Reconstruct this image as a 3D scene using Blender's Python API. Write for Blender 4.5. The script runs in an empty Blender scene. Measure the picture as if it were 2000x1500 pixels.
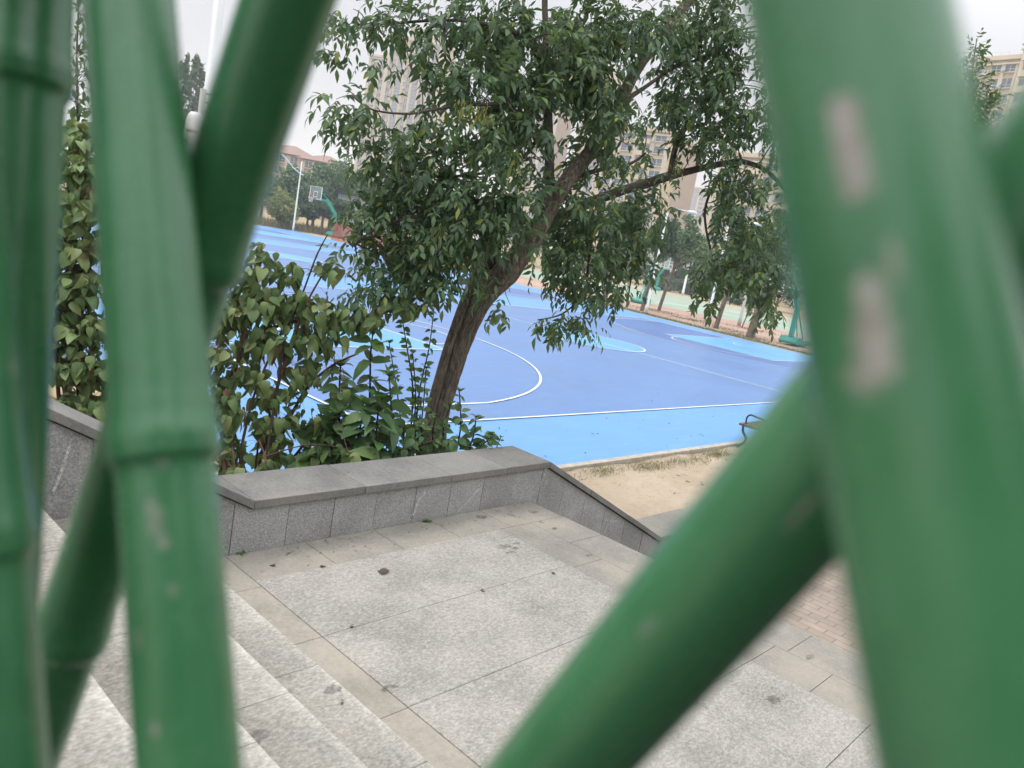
import bpy, math, random
import numpy as np
from mathutils import Vector, Matrix
random.seed(7); rng = np.random.default_rng(11)
SC = bpy.context.scene
COL = SC.collection
V = lambda *a: np.array(a, float)

# ------------------------------------------------------------------ camera model (fitted to the court markings)
CAM = V(-20.4675, -7.6641, 2.6074); YAW, PITCH, ROLL, FPX = .8471, .1760, .1831, 1528.6
def _axes():
    cy, sy, cp, sp = math.cos(YAW), math.sin(YAW), math.cos(PITCH), math.sin(PITCH)
    f = V(sy*cp, cy*cp, -sp); r = V(cy, -sy, 0); u = np.cross(r, f)
    c, s = math.cos(ROLL), math.sin(ROLL)
    return r*c+u*s, -r*s+u*c, f
RT, UP, FW = _axes()
def ray(x, y): return FW + RT*(x-1000)/FPX - UP*(y-750)/FPX
def at(x, y, d): return CAM + ray(x, y)*d                    # real place at depth d (metres)
def atz(x, y, z=0.): k = ray(x, y); return CAM + k*(z-CAM[2])/k[2]
def aty(x, y, Y): k = ray(x, y); return CAM + k*(Y-CAM[1])/k[1]
def heading(x, y): k = ray(x, y); h = math.hypot(k[0], k[1]); return k[:2]/h, k[2]/h

# ------------------------------------------------------------------ object helpers
def tag(o, label=None, cat=None, group=None, kind=None):
    if label: o['label'] = label
    if cat: o['category'] = cat
    if group: o['group'] = group
    if kind: o['kind'] = kind
    return o
def thing(name, label, cat, loc=(0, 0, 0), rz=0., group=None):
    o = bpy.data.objects.new(name, None); COL.objects.link(o)
    o.location = tuple(loc); o.rotation_euler = (0, 0, rz); o.empty_display_size = .2
    return tag(o, label, cat, group)
def dup(root, loc, rz=None, label=None, scale=None):
    r = root.copy(); COL.objects.link(r); r.location = tuple(loc)
    if rz is not None: r.rotation_euler = (0, 0, rz)
    if label: r['label'] = label
    if scale: r.scale = (scale,)*3
    for ch in list(root.children):
        c = ch.copy(); COL.objects.link(c); c.parent = r
        for g in list(ch.children):
            d = g.copy(); COL.objects.link(d); d.parent = c
    return r
def wpos(o):
    p = V(0, 0, 0)
    while o is not None: p = p + V(*o.location); o = o.parent
    return p
class MB:
    def __init__(s): s.v = []; s.f = []; s.n = 0; s.a = []
    def add(s, vs, fs, att=None):
        vs = np.asarray(vs, float).reshape(-1, 3); b = s.n
        s.v.append(vs); s.n += len(vs)
        s.f.extend([tuple(b+i for i in f) for f in fs])
        s.a.append(np.zeros(len(vs)) if att is None else np.broadcast_to(att, (len(vs),)))
        return s
    def box(s, x0, x1, y0, y1, z0, z1):
        return s.add([(x0,y0,z0),(x1,y0,z0),(x1,y1,z0),(x0,y1,z0),(x0,y0,z1),(x1,y0,z1),(x1,y1,z1),(x0,y1,z1)],
              [(0,3,2,1),(4,5,6,7),(0,1,5,4),(1,2,6,5),(2,3,7,6),(3,0,4,7)])
    def prism_y(s, poly, y0, y1):                              # poly of (x,z), extruded in y
        n = len(poly)
        vs = [(x, y0, z) for x, z in poly]+[(x, y1, z) for x, z in poly]
        return s.add(vs, [tuple(range(n)), tuple(range(2*n-1, n-1, -1))]+[(i, i+n, (i+1) % n+n, (i+1) % n) for i in range(n)])
    def prism_z(s, poly, z0, z1):
        n = len(poly)
        vs = [(x, y, z0) for x, y in poly]+[(x, y, z1) for x, y in poly]
        return s.add(vs, [tuple(range(n-1, -1, -1)), tuple(range(n, 2*n))]+[(i, (i+1) % n, (i+1) % n+n, i+n) for i in range(n)])
    def sheet(s, poly, z): return s.add([(p[0], p[1], z) for p in poly], [tuple(range(len(poly)))])
    def tube(s, pts, rad, n=8, cap=True, att=None):
        pts = np.asarray(pts, float); rad = np.broadcast_to(rad, (len(pts),))
        T = np.gradient(pts, axis=0); T /= np.linalg.norm(T, axis=1)[:, None]+1e-12
        ref = V(0, 0, 1) if abs(T[0][2]) < .9 else V(1, 0, 0)
        A = np.cross(T[0], ref); A /= np.linalg.norm(A)
        th = np.arange(n)*2*math.pi/n; vs = []
        for p, t, r in zip(pts, T, rad):
            A = A-t*(A@t); A /= np.linalg.norm(A)+1e-12; B = np.cross(t, A)
            vs.append(p+r*(np.cos(th)[:, None]*A+np.sin(th)[:, None]*B))
        fs = [(i*n+j, i*n+(j+1) % n, (i+1)*n+(j+1) % n, (i+1)*n+j) for i in range(len(pts)-1) for j in range(n)]
        if cap: fs += [tuple(range(n-1, -1, -1)), tuple((len(pts)-1)*n+j for j in range(n))]
        return s.add(np.concatenate(vs), fs, att)
    def lathe(s, prof, c=(0, 0, 0), n=20):                     # prof of (r,z)
        return s.tube([(c[0], c[1], c[2]+z) for r, z in prof], [max(r, 1e-4) for r, z in prof], n) if False else s._lathe(prof, c, n)
    def _lathe(s, prof, c, n):
        th = np.arange(n)*2*math.pi/n
        vs = np.concatenate([np.stack([c[0]+r*np.cos(th), c[1]+r*np.sin(th), np.full(n, c[2]+z)], -1) for r, z in prof])
        fs = [(i*n+j, i*n+(j+1) % n, (i+1)*n+(j+1) % n, (i+1)*n+j) for i in range(len(prof)-1) for j in range(n)]
        fs += [tuple(range(n-1, -1, -1)), tuple((len(prof)-1)*n+j for j in range(n))]
        return s.add(vs, fs)
    def build(s, name, mat, parent=None, smooth=False, bevel=0., attr=None, local=False):
        vs = np.concatenate(s.v)
        if parent is not None and not local: vs = vs-wpos(parent)
        me = bpy.data.meshes.new(name); me.from_pydata(vs.tolist(), [], s.f); me.update()
        if attr:
            a = me.attributes.new(attr, 'FLOAT', 'POINT'); a.data.foreach_set('value', np.concatenate(s.a).astype(np.float32))
        for m in (mat if isinstance(mat, (list, tuple)) else [mat]): me.materials.append(m)
        if smooth: me.polygons.foreach_set('use_smooth', [True]*len(me.polygons))
        o = bpy.data.objects.new(name, me); COL.objects.link(o)
        if parent is not None: o.parent = parent
        if bevel:
            b = o.modifiers.new('b', 'BEVEL'); b.width = bevel; b.segments = 2; b.limit_method = 'ANGLE'; b.angle_limit = .7
        return o

# ------------------------------------------------------------------ materials
class NT:
    def __init__(s, name):
        s.m = bpy.data.materials.new(name); s.m.use_nodes = True; s.t = s.m.node_tree; s.t.nodes.clear()
        s.out = s.n('ShaderNodeOutputMaterial')
    def n(s, t, **k):
        nd = s.t.nodes.new(t)
        for a, b in k.items():
            if a.startswith('_'): nd.inputs[int(a[1:])].default_value = b
            else: setattr(nd, a, b)
        return nd
    def l(s, a, b): s.t.links.new(a, b)
    def coord(s, scale=(1, 1, 1), rot=(0, 0, 0)):
        c = s.n('ShaderNodeTexCoord'); m = s.n('ShaderNodeMapping'); m.inputs['Scale'].default_value = scale; m.inputs['Rotation'].default_value = rot
        s.l(c.outputs['Object'], m.inputs['Vector']); return m.outputs[0]
    def noise(s, vec, scale, detail=4, rough=.6, dist=0.):
        t = s.n('ShaderNodeTexNoise'); t.inputs['Scale'].default_value = scale; t.inputs['Detail'].default_value = detail
        t.inputs['Roughness'].default_value = rough; t.inputs['Distortion'].default_value = dist; s.l(vec, t.inputs['Vector']); return t.outputs['Fac']
    def ramp(s, fac, stops):
        r = s.n('ShaderNodeValToRGB'); e = r.color_ramp.elements
        while len(e) < len(stops): e.new(.5)
        for k, (p, c) in zip(e, stops): k.position = p; k.color = (*c, 1) if len(c) == 3 else c
        s.l(fac, r.inputs[0]); return r.outputs[0]
    def mix(s, fac, a, b, mode='MIX'):
        m = s.n('ShaderNodeMix', data_type='RGBA', blend_type=mode)
        for i, x in ((0, fac), (6, a), (7, b)):
            if isinstance(x, (int, float)): m.inputs[i].default_value = x
            elif isinstance(x, tuple): m.inputs[i].default_value = (*x, 1)
            else: s.l(x, m.inputs[i])
        return m.outputs[2]
    def bsdf(s, col, rough=.7, spec=.5, metal=0., bump=None, bstr=.2, bdist=.01, **kw):
        p = s.n('ShaderNodeBsdfPrincipled')
        for nm, x in (('Base Color', col), ('Roughness', rough), ('Metallic', metal), ('Specular IOR Level', spec)):
            if isinstance(x, tuple): p.inputs[nm].default_value = (*x, 1)
            elif isinstance(x, (int, float)): p.inputs[nm].default_value = x
            else: s.l(x, p.inputs[nm])
        for k, x in kw.items(): p.inputs[k.replace('_', ' ')].default_value = x
        if bump is not None:
            b = s.n('ShaderNodeBump'); b.inputs['Strength'].default_value = bstr; b.inputs['Distance'].default_value = bdist
            s.l(bump, b.inputs['Height']); s.l(b.outputs[0], p.inputs['Normal'])
        s.p = p; return p.outputs[0]
    def done(s, sh): s.l(sh, s.out.inputs['Surface']); return s.m
def simple(name, c, rough=.6, spec=.4, var=.12, scale=3., metal=0., bstr=.0):
    t = NT(name); v = t.coord(); f = t.noise(v, scale, 5)
    a = tuple(x*(1-var) for x in c); b = tuple(min(1, x*(1+var)) for x in c)
    return t.done(t.bsdf(t.ramp(f, [(.3, a), (.7, b)]), rough, spec, metal, bump=f if bstr else None, bstr=bstr))
def granite(name, lo, hi, dust, sc=(1, 1, 1), grain=160., bump=.25, stain=.35, dustamt=.5, worn=False):
    t = NT(name); v = t.coord(sc)
    vo = t.n('ShaderNodeTexVoronoi'); vo.inputs['Scale'].default_value = grain; t.l(v, vo.inputs['Vector'])
    n1 = t.noise(v, grain*.55, 3, .7); n2 = t.noise(t.coord(), 2.2, 5, .6); n3 = t.noise(t.coord(), 11., 4, .6)
    c = t.ramp(n1, [(.36, lo), (.52, tuple((a+b)/2 for a, b in zip(lo, hi))), (.64, hi)])
    c = t.mix(.35, c, t.ramp(vo.outputs['Color'], [(.2, lo), (.9, hi)]))
    oi = t.n('ShaderNodeObjectInfo'); c = t.mix(1., c, t.ramp(oi.outputs['Random'], [(0, (.86, .86, .85)), (1, (1.05, 1.05, 1.05))]), 'MULTIPLY')
    big = t.ramp(n2, [(.35, (.78, .77, .75)), (.65, (1.06, 1.05, 1.04))])
    c = t.mix(1., c, big, 'MULTIPLY')
    d = t.ramp(n2, [(.42, (0, 0, 0)), (.72, (dustamt,)*3)]); c = t.mix(d, c, dust)
    st = t.ramp(n3, [(.66, (0, 0, 0)), (.74, (stain,)*3)]); c = t.mix(st, c, tuple(x*.45 for x in lo))
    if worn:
        w = t.n('ShaderNodeAttribute', attribute_name='wear_shade'); c = t.mix(1., c, t.ramp(w.outputs['Fac'], [(0, (.70, .67, .62)), (.35, (.90, .885, .86)), (.75, (1.02, 1.02, 1.01)), (1, (1.3, 1.3, 1.29))]), 'MULTIPLY')  # inner tread dark from painted contact shade and dirt, front edge worn light
    return t.done(t.bsdf(c, .75, .3, bump=n1, bstr=bump, bdist=.004))
def leafmat(name, cols, trans=.25, rough=.42, tint=(.16, .26, .04)):
    t = NT(name); a = t.n('ShaderNodeAttribute', attribute_name='rnd')
    n = len(cols); c = t.ramp(a.outputs['Fac'], [(p, k) for p, k in cols])
    geo = t.n('ShaderNodeNewGeometry')
    c2 = t.mix(geo.outputs['Backfacing'], c, t.mix(.35, c, (.16, .2, .13)))
    s = t.bsdf(c2, rough, .45)
    tr = t.n('ShaderNodeBsdfTranslucent'); t.l(t.mix(.5, c, tint), tr.inputs['Color'])
    m = t.n('ShaderNodeMixShader'); m.inputs[0].default_value = trans; t.l(s, m.inputs[1]); t.l(tr.outputs[0], m.inputs[2])
    return t.done(m.outputs[0])
def bark(name, lo, hi, sc=(1, 1, .22), scale=34., b=.9):
    t = NT(name); v = t.coord(sc); f = t.noise(v, scale, 6, .65, .6); g = t.noise(t.coord(), 5., 4)
    c = t.ramp(f, [(.32, lo), (.55, tuple((x+y)/2 for x, y in zip(lo, hi))), (.72, hi)])
    c = t.mix(t.ramp(g, [(.4, (0, 0, 0)), (.7, (.45,)*3)]), c, (.17, .135, .10))
    return t.done(t.bsdf(c, .85, .2, bump=f, bstr=b, bdist=.035))
def paint_court(name, c, worn):
    t = NT(name); v = t.coord(); f = t.noise(v, .35, 6, .6); g = t.noise(t.coord((1, 5, 1), (0, 0, .5)), 1.3, 6, .65); h = t.noise(v, 60., 3)
    k = t.ramp(f, [(.3, tuple(x*.93 for x in c)), (.7, tuple(x*1.05 for x in c))])
    k = t.mix(t.ramp(g, [(.5, (0, 0, 0)), (.72, (.4,)*3)]), k, worn)
    k = t.mix(t.ramp(t.noise(t.coord((1, 6, 1), (0, 0, -.35)), 2.4, 4, .6), [(.68, (0, 0, 0)), (.74, (.3,)*3)]), k, tuple(x*.72 for x in c))
    return t.done(t.bsdf(k, t.ramp(f, [(.3, (.34,)*3), (.7, (.46,)*3)]), .42, bump=h, bstr=.05, bdist=.003))
M = {}
M['slab'] = granite('rough_granite', (.235, .225, .205), (.50, .485, .455), (.37, .335, .28), (1, 1.7, 1), 110., .3, .35, .3)
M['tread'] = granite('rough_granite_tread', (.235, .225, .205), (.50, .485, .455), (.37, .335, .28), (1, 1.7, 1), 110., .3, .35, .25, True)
M['border'] = granite('smooth_granite', (.27, .255, .23), (.37, .355, .325), (.36, .31, .24), (1, 1, 1), 120., .08, .6, .55)
M['dusty'] = granite('dusty_granite', (.31, .285, .245), (.40, .375, .33), (.36, .315, .25), (1, 1, 1), 90., .08, .5, .7)
M['face'] = granite('speckled_granite', (.21, .213, .217), (.56, .56, .555), (.40, .38, .34), (1, 1, 1), 210., .12, .25, .12)
M['cap'] = granite('coping_granite', (.165, .167, .166), (.265, .262, .25), (.30, .275, .24), (1, 1, 1), 110., .08, .7, .45)
M['joint'] = simple('mortar_dark', (.15, .142, .128), .95, .1)
M['concrete'] = simple('kerb_concrete', (.42, .38, .32), .9, .2, .2, 8.)
def _dirt():
    t = NT('bare_earth'); v = t.coord(); f = t.noise(v, .8, 8, .65); g = t.noise(v, 14., 6, .7); h = t.noise(v, 70., 3, .6)
    c = t.ramp(f, [(.3, (.335, .268, .195)), (.55, (.42, .345, .258)), (.75, (.47, .40, .31))])
    c = t.mix(t.ramp(g, [(.52, (0, 0, 0)), (.7, (.55,)*3)]), c, (.27, .195, .125))
    c = t.mix(t.ramp(h, [(.66, (0, 0, 0)), (.72, (.5,)*3)]), c, (.55, .48, .38))
    return t.done(t.bsdf(c, .95, .1, bump=g, bstr=.5, bdist=.03))
M['dirt'] = _dirt()
def _farground():
    t = NT('dry_ground'); v = t.coord(); f = t.noise(v, .16, 6, .6); g = t.noise(v, 2.5, 6, .7)
    c = t.ramp(f, [(.35, (.40, .30, .19)), (.6, (.36, .29, .17))]); c = t.mix(t.ramp(g, [(.45, (0, 0, 0)), (.62, (.7,)*3)]), c, (.20, .185, .09))
    return t.done(t.bsdf(c, .95, .1, bump=g, bstr=.4, bdist=.05))
M['ground'] = _farground()
M['blue'] = paint_court('court_light_blue', (.105, .295, .60), (.19, .37, .63))
M['violet'] = paint_court('court_violet_blue', (.092, .198, .425), (.16, .26, .46))
M['deep'] = paint_court('court_deep_blue', (.065, .15, .38), (.12, .22, .43))
M['key'] = paint_court('court_cyan', (.10, .335, .59), (.18, .40, .62))
M['white'] = simple('line_white', (.68, .69, .70), .7, .3, .14, 1.6)
def _brick(name, c1, c2, mortar, w, h, rot=0.):
    t = NT(name); v = t.coord((1, 1, 1), (0, 0, rot)); b = t.n('ShaderNodeTexBrick'); b.inputs['Scale'].default_value = 1.
    b.inputs['Color1'].default_value = (*c1, 1); b.inputs['Color2'].default_value = (*c2, 1); b.inputs['Mortar'].default_value = (*mortar, 1)
    b.inputs['Mortar Size'].default_value = .006; b.inputs['Brick Width'].default_value = w; b.inputs['Row Height'].default_value = h
    t.l(v, b.inputs['Vector']); n = t.noise(t.coord(), 3., 6)
    c = t.mix(1., b.outputs['Color'], t.ramp(n, [(.3, (.8, .79, .77)), (.7, (1.1, 1.08, 1.05))]), 'MULTIPLY')
    return t.done(t.bsdf(c, .9, .2, bump=b.outputs['Fac'], bstr=-.4, bdist=.006))
M['unseen_dark'] = simple('unseen_dark_floor', (.045, .045, .045), .9, .2, .2, 12.)  # dark colour made up for the out-of-view floor to cut bounce light
M['brick'] = _brick('pink_pavers', (.335, .275, .235), (.39, .325, .28), (.25, .205, .175), .22, .105, math.pi/2)
M['pinkpath'] = _brick('pink_path_pavers', (.46, .30, .24), (.50, .36, .30), (.35, .26, .21), .3, .15)
def _oldcourt(name, c, w):
    t = NT(name); v = t.coord(); f = t.noise(v, .22, 7, .7); k = t.ramp(f, [(.38, c), (.56, c), (.66, w)])
    return t.done(t.bsdf(k, .85, .2))
M['oldgreen'] = _oldcourt('worn_green', (.29, .37, .29), (.46, .43, .34))
M['oldred'] = _oldcourt('worn_red', (.45, .28, .225), (.52, .44, .34))
M['bark'] = bark('ash_bark', (.042, .035, .029), (.33, .275, .225), (1, 1, .26), 46., 1.)
M['bark2'] = bark('limb_bark', (.04, .034, .032), (.13, .105, .095), (1, 1, .5), 40., .5)
M['deadwood'] = bark('dead_wood', (.018, .014, .012), (.075, .055, .045), (1, 1, .3), 30., .9)
M['farbark'] = bark('far_bark', (.10, .08, .065), (.27, .22, .18), (1, 1, .3), 14., .5)
M['twig'] = simple('twig_bark', (.10, .082, .07), .8, .2, .3)
M['redtwig'] = simple('red_twig', (.22, .07, .05), .6, .3, .3)
M['shrubtwig'] = simple('shrub_twig', (.13, .065, .05), .7, .3, .35, 9.)
M['darktwig'] = simple('dark_twig', (.045, .032, .03), .7, .2, .3)
M['ash'] = leafmat('ash_leaf', [(0, (.038, .08, .046)), (.4, (.066, .13, .062)), (.75, (.108, .19, .08)), (.95, (.155, .235, .085)), (.997, (.25, .27, .04))], .34, .38)
M['ash2'] = leafmat('ash_leaf_far', [(0, (.028, .058, .028)), (.5, (.045, .09, .035)), (.85, (.08, .13, .04)), (.97, (.14, .18, .04))])
M['shrub'] = leafmat('shrub_leaf', [(0, (.08, .15, .05)), (.4, (.13, .205, .07)), (.75, (.20, .275, .10)), (.985, (.26, .30, .13)), (.997, (.19, .10, .05))], .2, .5)
M['broad'] = leafmat('broad_leaf', [(0, (.055, .12, .045)), (.5, (.085, .17, .06)), (.9, (.125, .22, .075)), (1, (.17, .26, .08))], .25, .45)
M['fresh'] = leafmat('fresh_leaf', [(0, (.06, .13, .04)), (.6, (.09, .17, .05)), (1, (.13, .22, .06))], .3, .5)
M['dead'] = leafmat('dead_leaf', [(0, (.075, .055, .04)), (1, (.17, .125, .09))], .1, .7, (.2, .1, .03))
M['seed'] = leafmat('seed_key', [(0, (.16, .2, .03)), (1, (.42, .42, .08))], .3, .5)
FT = {}  # far leaf colours, lightened to stand in for haze and lens veil
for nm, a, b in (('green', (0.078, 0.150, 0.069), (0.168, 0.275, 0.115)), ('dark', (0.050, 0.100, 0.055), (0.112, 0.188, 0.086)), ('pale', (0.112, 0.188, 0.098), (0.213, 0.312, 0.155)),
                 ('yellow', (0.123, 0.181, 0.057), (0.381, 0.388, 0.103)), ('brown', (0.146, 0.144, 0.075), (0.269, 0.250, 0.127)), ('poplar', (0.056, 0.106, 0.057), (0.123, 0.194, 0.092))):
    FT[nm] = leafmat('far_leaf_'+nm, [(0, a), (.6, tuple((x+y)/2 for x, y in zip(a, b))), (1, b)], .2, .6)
M['grass'] = leafmat('dry_grass', [(0, (.14, .14, .06)), (.6, (.26, .23, .11)), (1, (.38, .31, .17))], .2, .8, (.3, .26, .1))
M['grass2'] = leafmat('green_grass', [(0, (.08, .11, .04)), (.6, (.15, .16, .06)), (1, (.25, .22, .11))], .2, .8)
M['teal'] = simple('teal_paint', (.03, .32, .25), .4, .5, .1)
M['tealdark'] = simple('teal_base_paint', (.025, .26, .20), .45, .5, .12)
M['orange'] = simple('rim_red', (.55, .06, .04), .5)
M['net'] = simple('net_white', (.7, .7, .72), .8)
M['steelwhite'] = simple('white_steel', (.66, .68, .69), .4, .5, .05)
M['grey'] = simple('grey_plastic', (.40, .41, .40), .5, .4, .06)
M['darkgrey'] = simple('dark_metal', (.05, .055, .06), .5, .5)
M['camwhite'] = simple('camera_white', (.56, .57, .56), .4, .5, .05)
M['redfence'] = simple('red_fence_paint', (.38, .075, .045), .6, .3, .2)
M['shed'] = simple('corrugated_steel', (.42, .44, .46), .5, .4, .1)
M['wood'] = simple('bench_wood', (.13, .10, .085), .7, .3, .25, 14.)
M['iron'] = simple('bench_iron', (.025, .03, .028), .5, .5)
M['signblue'] = simple('sign_blue', (.05, .13, .42), .5)
M['signwhite'] = simple('sign_white', (.75, .77, .8), .5)
def glassboard():
    t = NT('backboard_glass'); s = t.bsdf((.75, .85, .83), .1, .5); tr = t.n('ShaderNodeBsdfTransparent'); m = t.n('ShaderNodeMixShader'); m.inputs[0].default_value = .14
    t.l(tr.outputs[0], m.inputs[1]); t.l(s, m.inputs[2]); return t.done(m.outputs[0])
M['glass'] = glassboard()
def chalk():
    t = NT('chalk_scratch'); s = t.bsdf((.72, .71, .68), .9, .1); tr = t.n('ShaderNodeBsdfTransparent'); m = t.n('ShaderNodeMixShader')
    t.l(t.ramp(t.noise(t.coord(), 55., 5, .7), [(.34, (.05,)*3), (.62, (.72,)*3)]), m.inputs[0]); t.l(tr.outputs[0], m.inputs[1]); t.l(s, m.inputs[2]); return t.done(m.outputs[0])
M['chalk'] = chalk()
def stainmat():
    t = NT('damp_stain'); s = t.bsdf((.13, .12, .11), .9, .1); tr = t.n('ShaderNodeBsdfTransparent'); m = t.n('ShaderNodeMixShader')
    t.l(t.ramp(t.noise(t.coord(), 30., 5, .7), [(.36, (0, 0, 0)), (.6, (.5,)*3)]), m.inputs[0]); t.l(tr.outputs[0], m.inputs[1]); t.l(s, m.inputs[2]); return t.done(m.outputs[0])
M['stain'] = stainmat()
def polepaint():
    t = NT('green_enamel'); v = t.coord(); a = t.n('ShaderNodeAttribute', attribute_name='wear_shade')
    f = t.noise(v, 22., 5, .6); g = t.noise(t.coord((1, 1, .12)), 160., 4, .6)
    c = t.ramp(f, [(.3, (.046, .172, .072)), (.7, (.066, .222, .098))])
    c = t.mix(t.ramp(g, [(.5, (0, 0, 0)), (.75, (.25,)*3)]), c, (.12, .29, .16))
    c = t.mix(t.ramp(t.noise(t.coord((1, 1, .5)), 45., 5, .7), [(.58, (0, 0, 0)), (.72, (.35,)*3)]), c, (.05, .10, .055))
    c = t.mix(a.outputs['Fac'], c, t.ramp(t.noise(v, 260., 4, .7), [(.35, (.30, .24, .21)), (.65, (.46, .42, .40))]))
    return t.done(t.bsdf(c, t.ramp(f, [(.3, (.2,)*3), (.7, (.32,)*3)]), .6, bump=t.noise(v, 300., 3), bstr=.04, bdist=.001))
M['pole'] = polepaint()

# ------------------------------------------------------------------ ground and court (structure)
def struct(name, mb, mat, kind='structure', **k): return tag(mb.build(name, mat, **k), kind=kind)
W2, LH = 7.45, 14.29
PITCHY = 19.0
CY = [7.45, 26.3, 45.6]                                       # centres of the three courts
m = MB(); R_ = 1800
m.sheet([(-R_, -R_), (R_, -R_), (R_, R_), (-R_, R_)], -.075); struct('ground', m, M['ground'])
edge = [(-16.6, -1.92), (15.3, -1.92), (15.6, 7.), (17.9, 20.7), (19.0, 40.), (19.9, 58.5), (-30, 57.0), (-30, 16.5), (-16.6, 16.5)]
m = MB(); m.prism_z(edge, -.07, 0.); struct('court_surround', m, M['blue'])
m = MB(); m.box(-16.7, 15.3, -2.03, -1.922, -.2, .006); struct('court_kerb', m, M['concrete'], bevel=.008)
m = MB(); m.box(-24, 15, -4.05, -2.03, -.3, -.055)
# bumpy bare earth strip
nx, ny = 160, 14; xs = np.linspace(-24, 16, nx); ys = np.linspace(-4.06, -2.032, ny)
X, Y = np.meshgrid(xs, ys); Z = -.05+.012*np.sin(X*3.1+Y*2)+.01*np.sin(X*7.7-Y*5)+rng.normal(0, .004, X.shape)
md = MB(); md.add(np.stack([X, Y, Z], -1).reshape(-1, 3), [(j*nx+i, j*nx+i+1, (j+1)*nx+i+1, (j+1)*nx+i) for j in range(ny-1) for i in range(nx-1)])
struct('dirt_path', md, M['dirt'], smooth=True)
def rect(m, x0, x1, y0, y1, z): m.sheet([(x0, y0), (x1, y0), (x1, y1), (x0, y1)], z)
pv, pd, pk, ln = MB(), MB(), MB(), MB()
def line(x0, y0, x1, y1, z, w=.05):
    d = V(x1-x0, y1-y0); d /= np.linalg.norm(d); n = V(-d[1], d[0])*w/2
    ln.sheet([(x0-n[0], y0-n[1]), (x1-n[0], y1-n[1]), (x1+n[0], y1+n[1]), (x0+n[0], y0+n[1])], z)
def arc(cx, cy, r, a0, a1, z, w=.05, n=72):
    th = np.linspace(a0, a1, n); i = np.stack([cx+(r-w/2)*np.cos(th), cy+(r-w/2)*np.sin(th), 0*th+z], -1); o = np.stack([cx+(r+w/2)*np.cos(th), cy+(r+w/2)*np.sin(th), 0*th+z], -1)
    ln.add(np.concatenate([i, o]), [(k, n+k, n+k+1, k+1) for k in range(n-1)])
for ci, cy in enumerate(CY):
    rect(pv, -LH, LH, cy-W2, cy+W2, .004)
    th = np.linspace(0, 2*math.pi, 73)[:-1]
    pk.sheet([(1.8*math.cos(a), cy+1.8*math.sin(a)) for a in th], .009)
    arc(0, cy, 1.8, 0, 2*math.pi, .016, n=97)
    line(0, cy-W2, 0, cy+W2, .012)
    for s in (-1, 1):
        line(-LH, cy+s*W2, LH, cy+s*W2, .014); line(s*LH, cy-W2, s*LH, cy+W2, .018)
        kx = s*(LH-5.8); kx2 = s*LH
        rect(pk, min(kx, kx2), max(kx, kx2), cy-2.45, cy+2.45, .009)
        line(kx, cy-2.45, kx, cy+2.45, .012)
        for q in (-1, 1):
            line(kx, cy+q*2.45, kx2, cy+q*2.45, .0145)
            line(s*LH, cy+q*6.6, s*(LH-2.99), cy+q*6.6, .012)
        arc(kx, cy, 1.8, math.pi/2 if s > 0 else -math.pi/2, 1.5*math.pi if s > 0 else math.pi/2, .0165)
        a = math.acos((2.99-1.575)/6.75)
        bx = s*(LH-1.575)
        if s > 0: arc(bx, cy, 6.75, math.pi-a, math.pi+a, .016, n=97)
        else: arc(bx, cy, 6.75, -a, a, .016, n=97)
        b0 = np.linspace(-a, a, 60); fx = 1 if s < 0 else -1
        poly = [(bx+fx*6.7*math.cos(t), cy+6.7*math.sin(t)*fx) for t in b0]
        poly = [(s*LH-s*.05, poly[0][1])]+poly+[(s*LH-s*.05, poly[-1][1])]
        if s > 0: pd.sheet(poly, .0065)
        arc(bx, cy, 1.25, math.pi/2 if s > 0 else -math.pi/2, 1.5*math.pi if s > 0 else math.pi/2, .0165)
struct('court_floor', pv, M['violet']); struct('court_arc_floor', pd, M['deep']); struct('court_key_floor', pk, M['key']); struct('court_line_markings', ln, M['white'])
# right-hand park: grass strip, pink path, older court
m = MB(); m.sheet([(15.4, -8), (40, -8), (33.5, 18), (29, 30), (24, 60), (20.1, 58.4), (19.2, 40), (18.1, 20.7), (15.8, 7), (15.5, -2)], -.068); struct('dirt_ground', m, M['dirt'])
m = MB(); m.sheet([(20.4, -8), (32.6, -8), (32.0, 17), (28.6, 24.5), (26.4, 42), (21.3, 42), (20.6, 20), (19.4, 9)], -.06); struct('pink_path', m, M['pinkpath'])
m = MB(); m.sheet([(32.7, -10), (72, -10), (69, 38), (69, 57), (26.6, 57), (28.8, 24.6), (32.2, 17)], -.055); struct('old_court_floor', m, M['oldred'])
m = MB(); m.sheet([(34.5, -8), (58, -8), (56, 36), (56, 54), (28.2, 54), (30.6, 25.4), (34., 18)], -.05); m.sheet([(60, -8), (68, -8), (66, 38), (66, 54), (59, 54), (58.6, 36)], -.05); struct('old_court_green_floor', m, M['oldgreen'])
m = MB(); m.sheet([(40.8, -6), (41.0, -6), (40.0, 53), (39.8, 53)], -.046); m.sheet([(36, 28), (54, 27.7), (54, 27.9), (36, 28.2)], -.046); struct('old_court_line_markings', m, M['white'])

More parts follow.
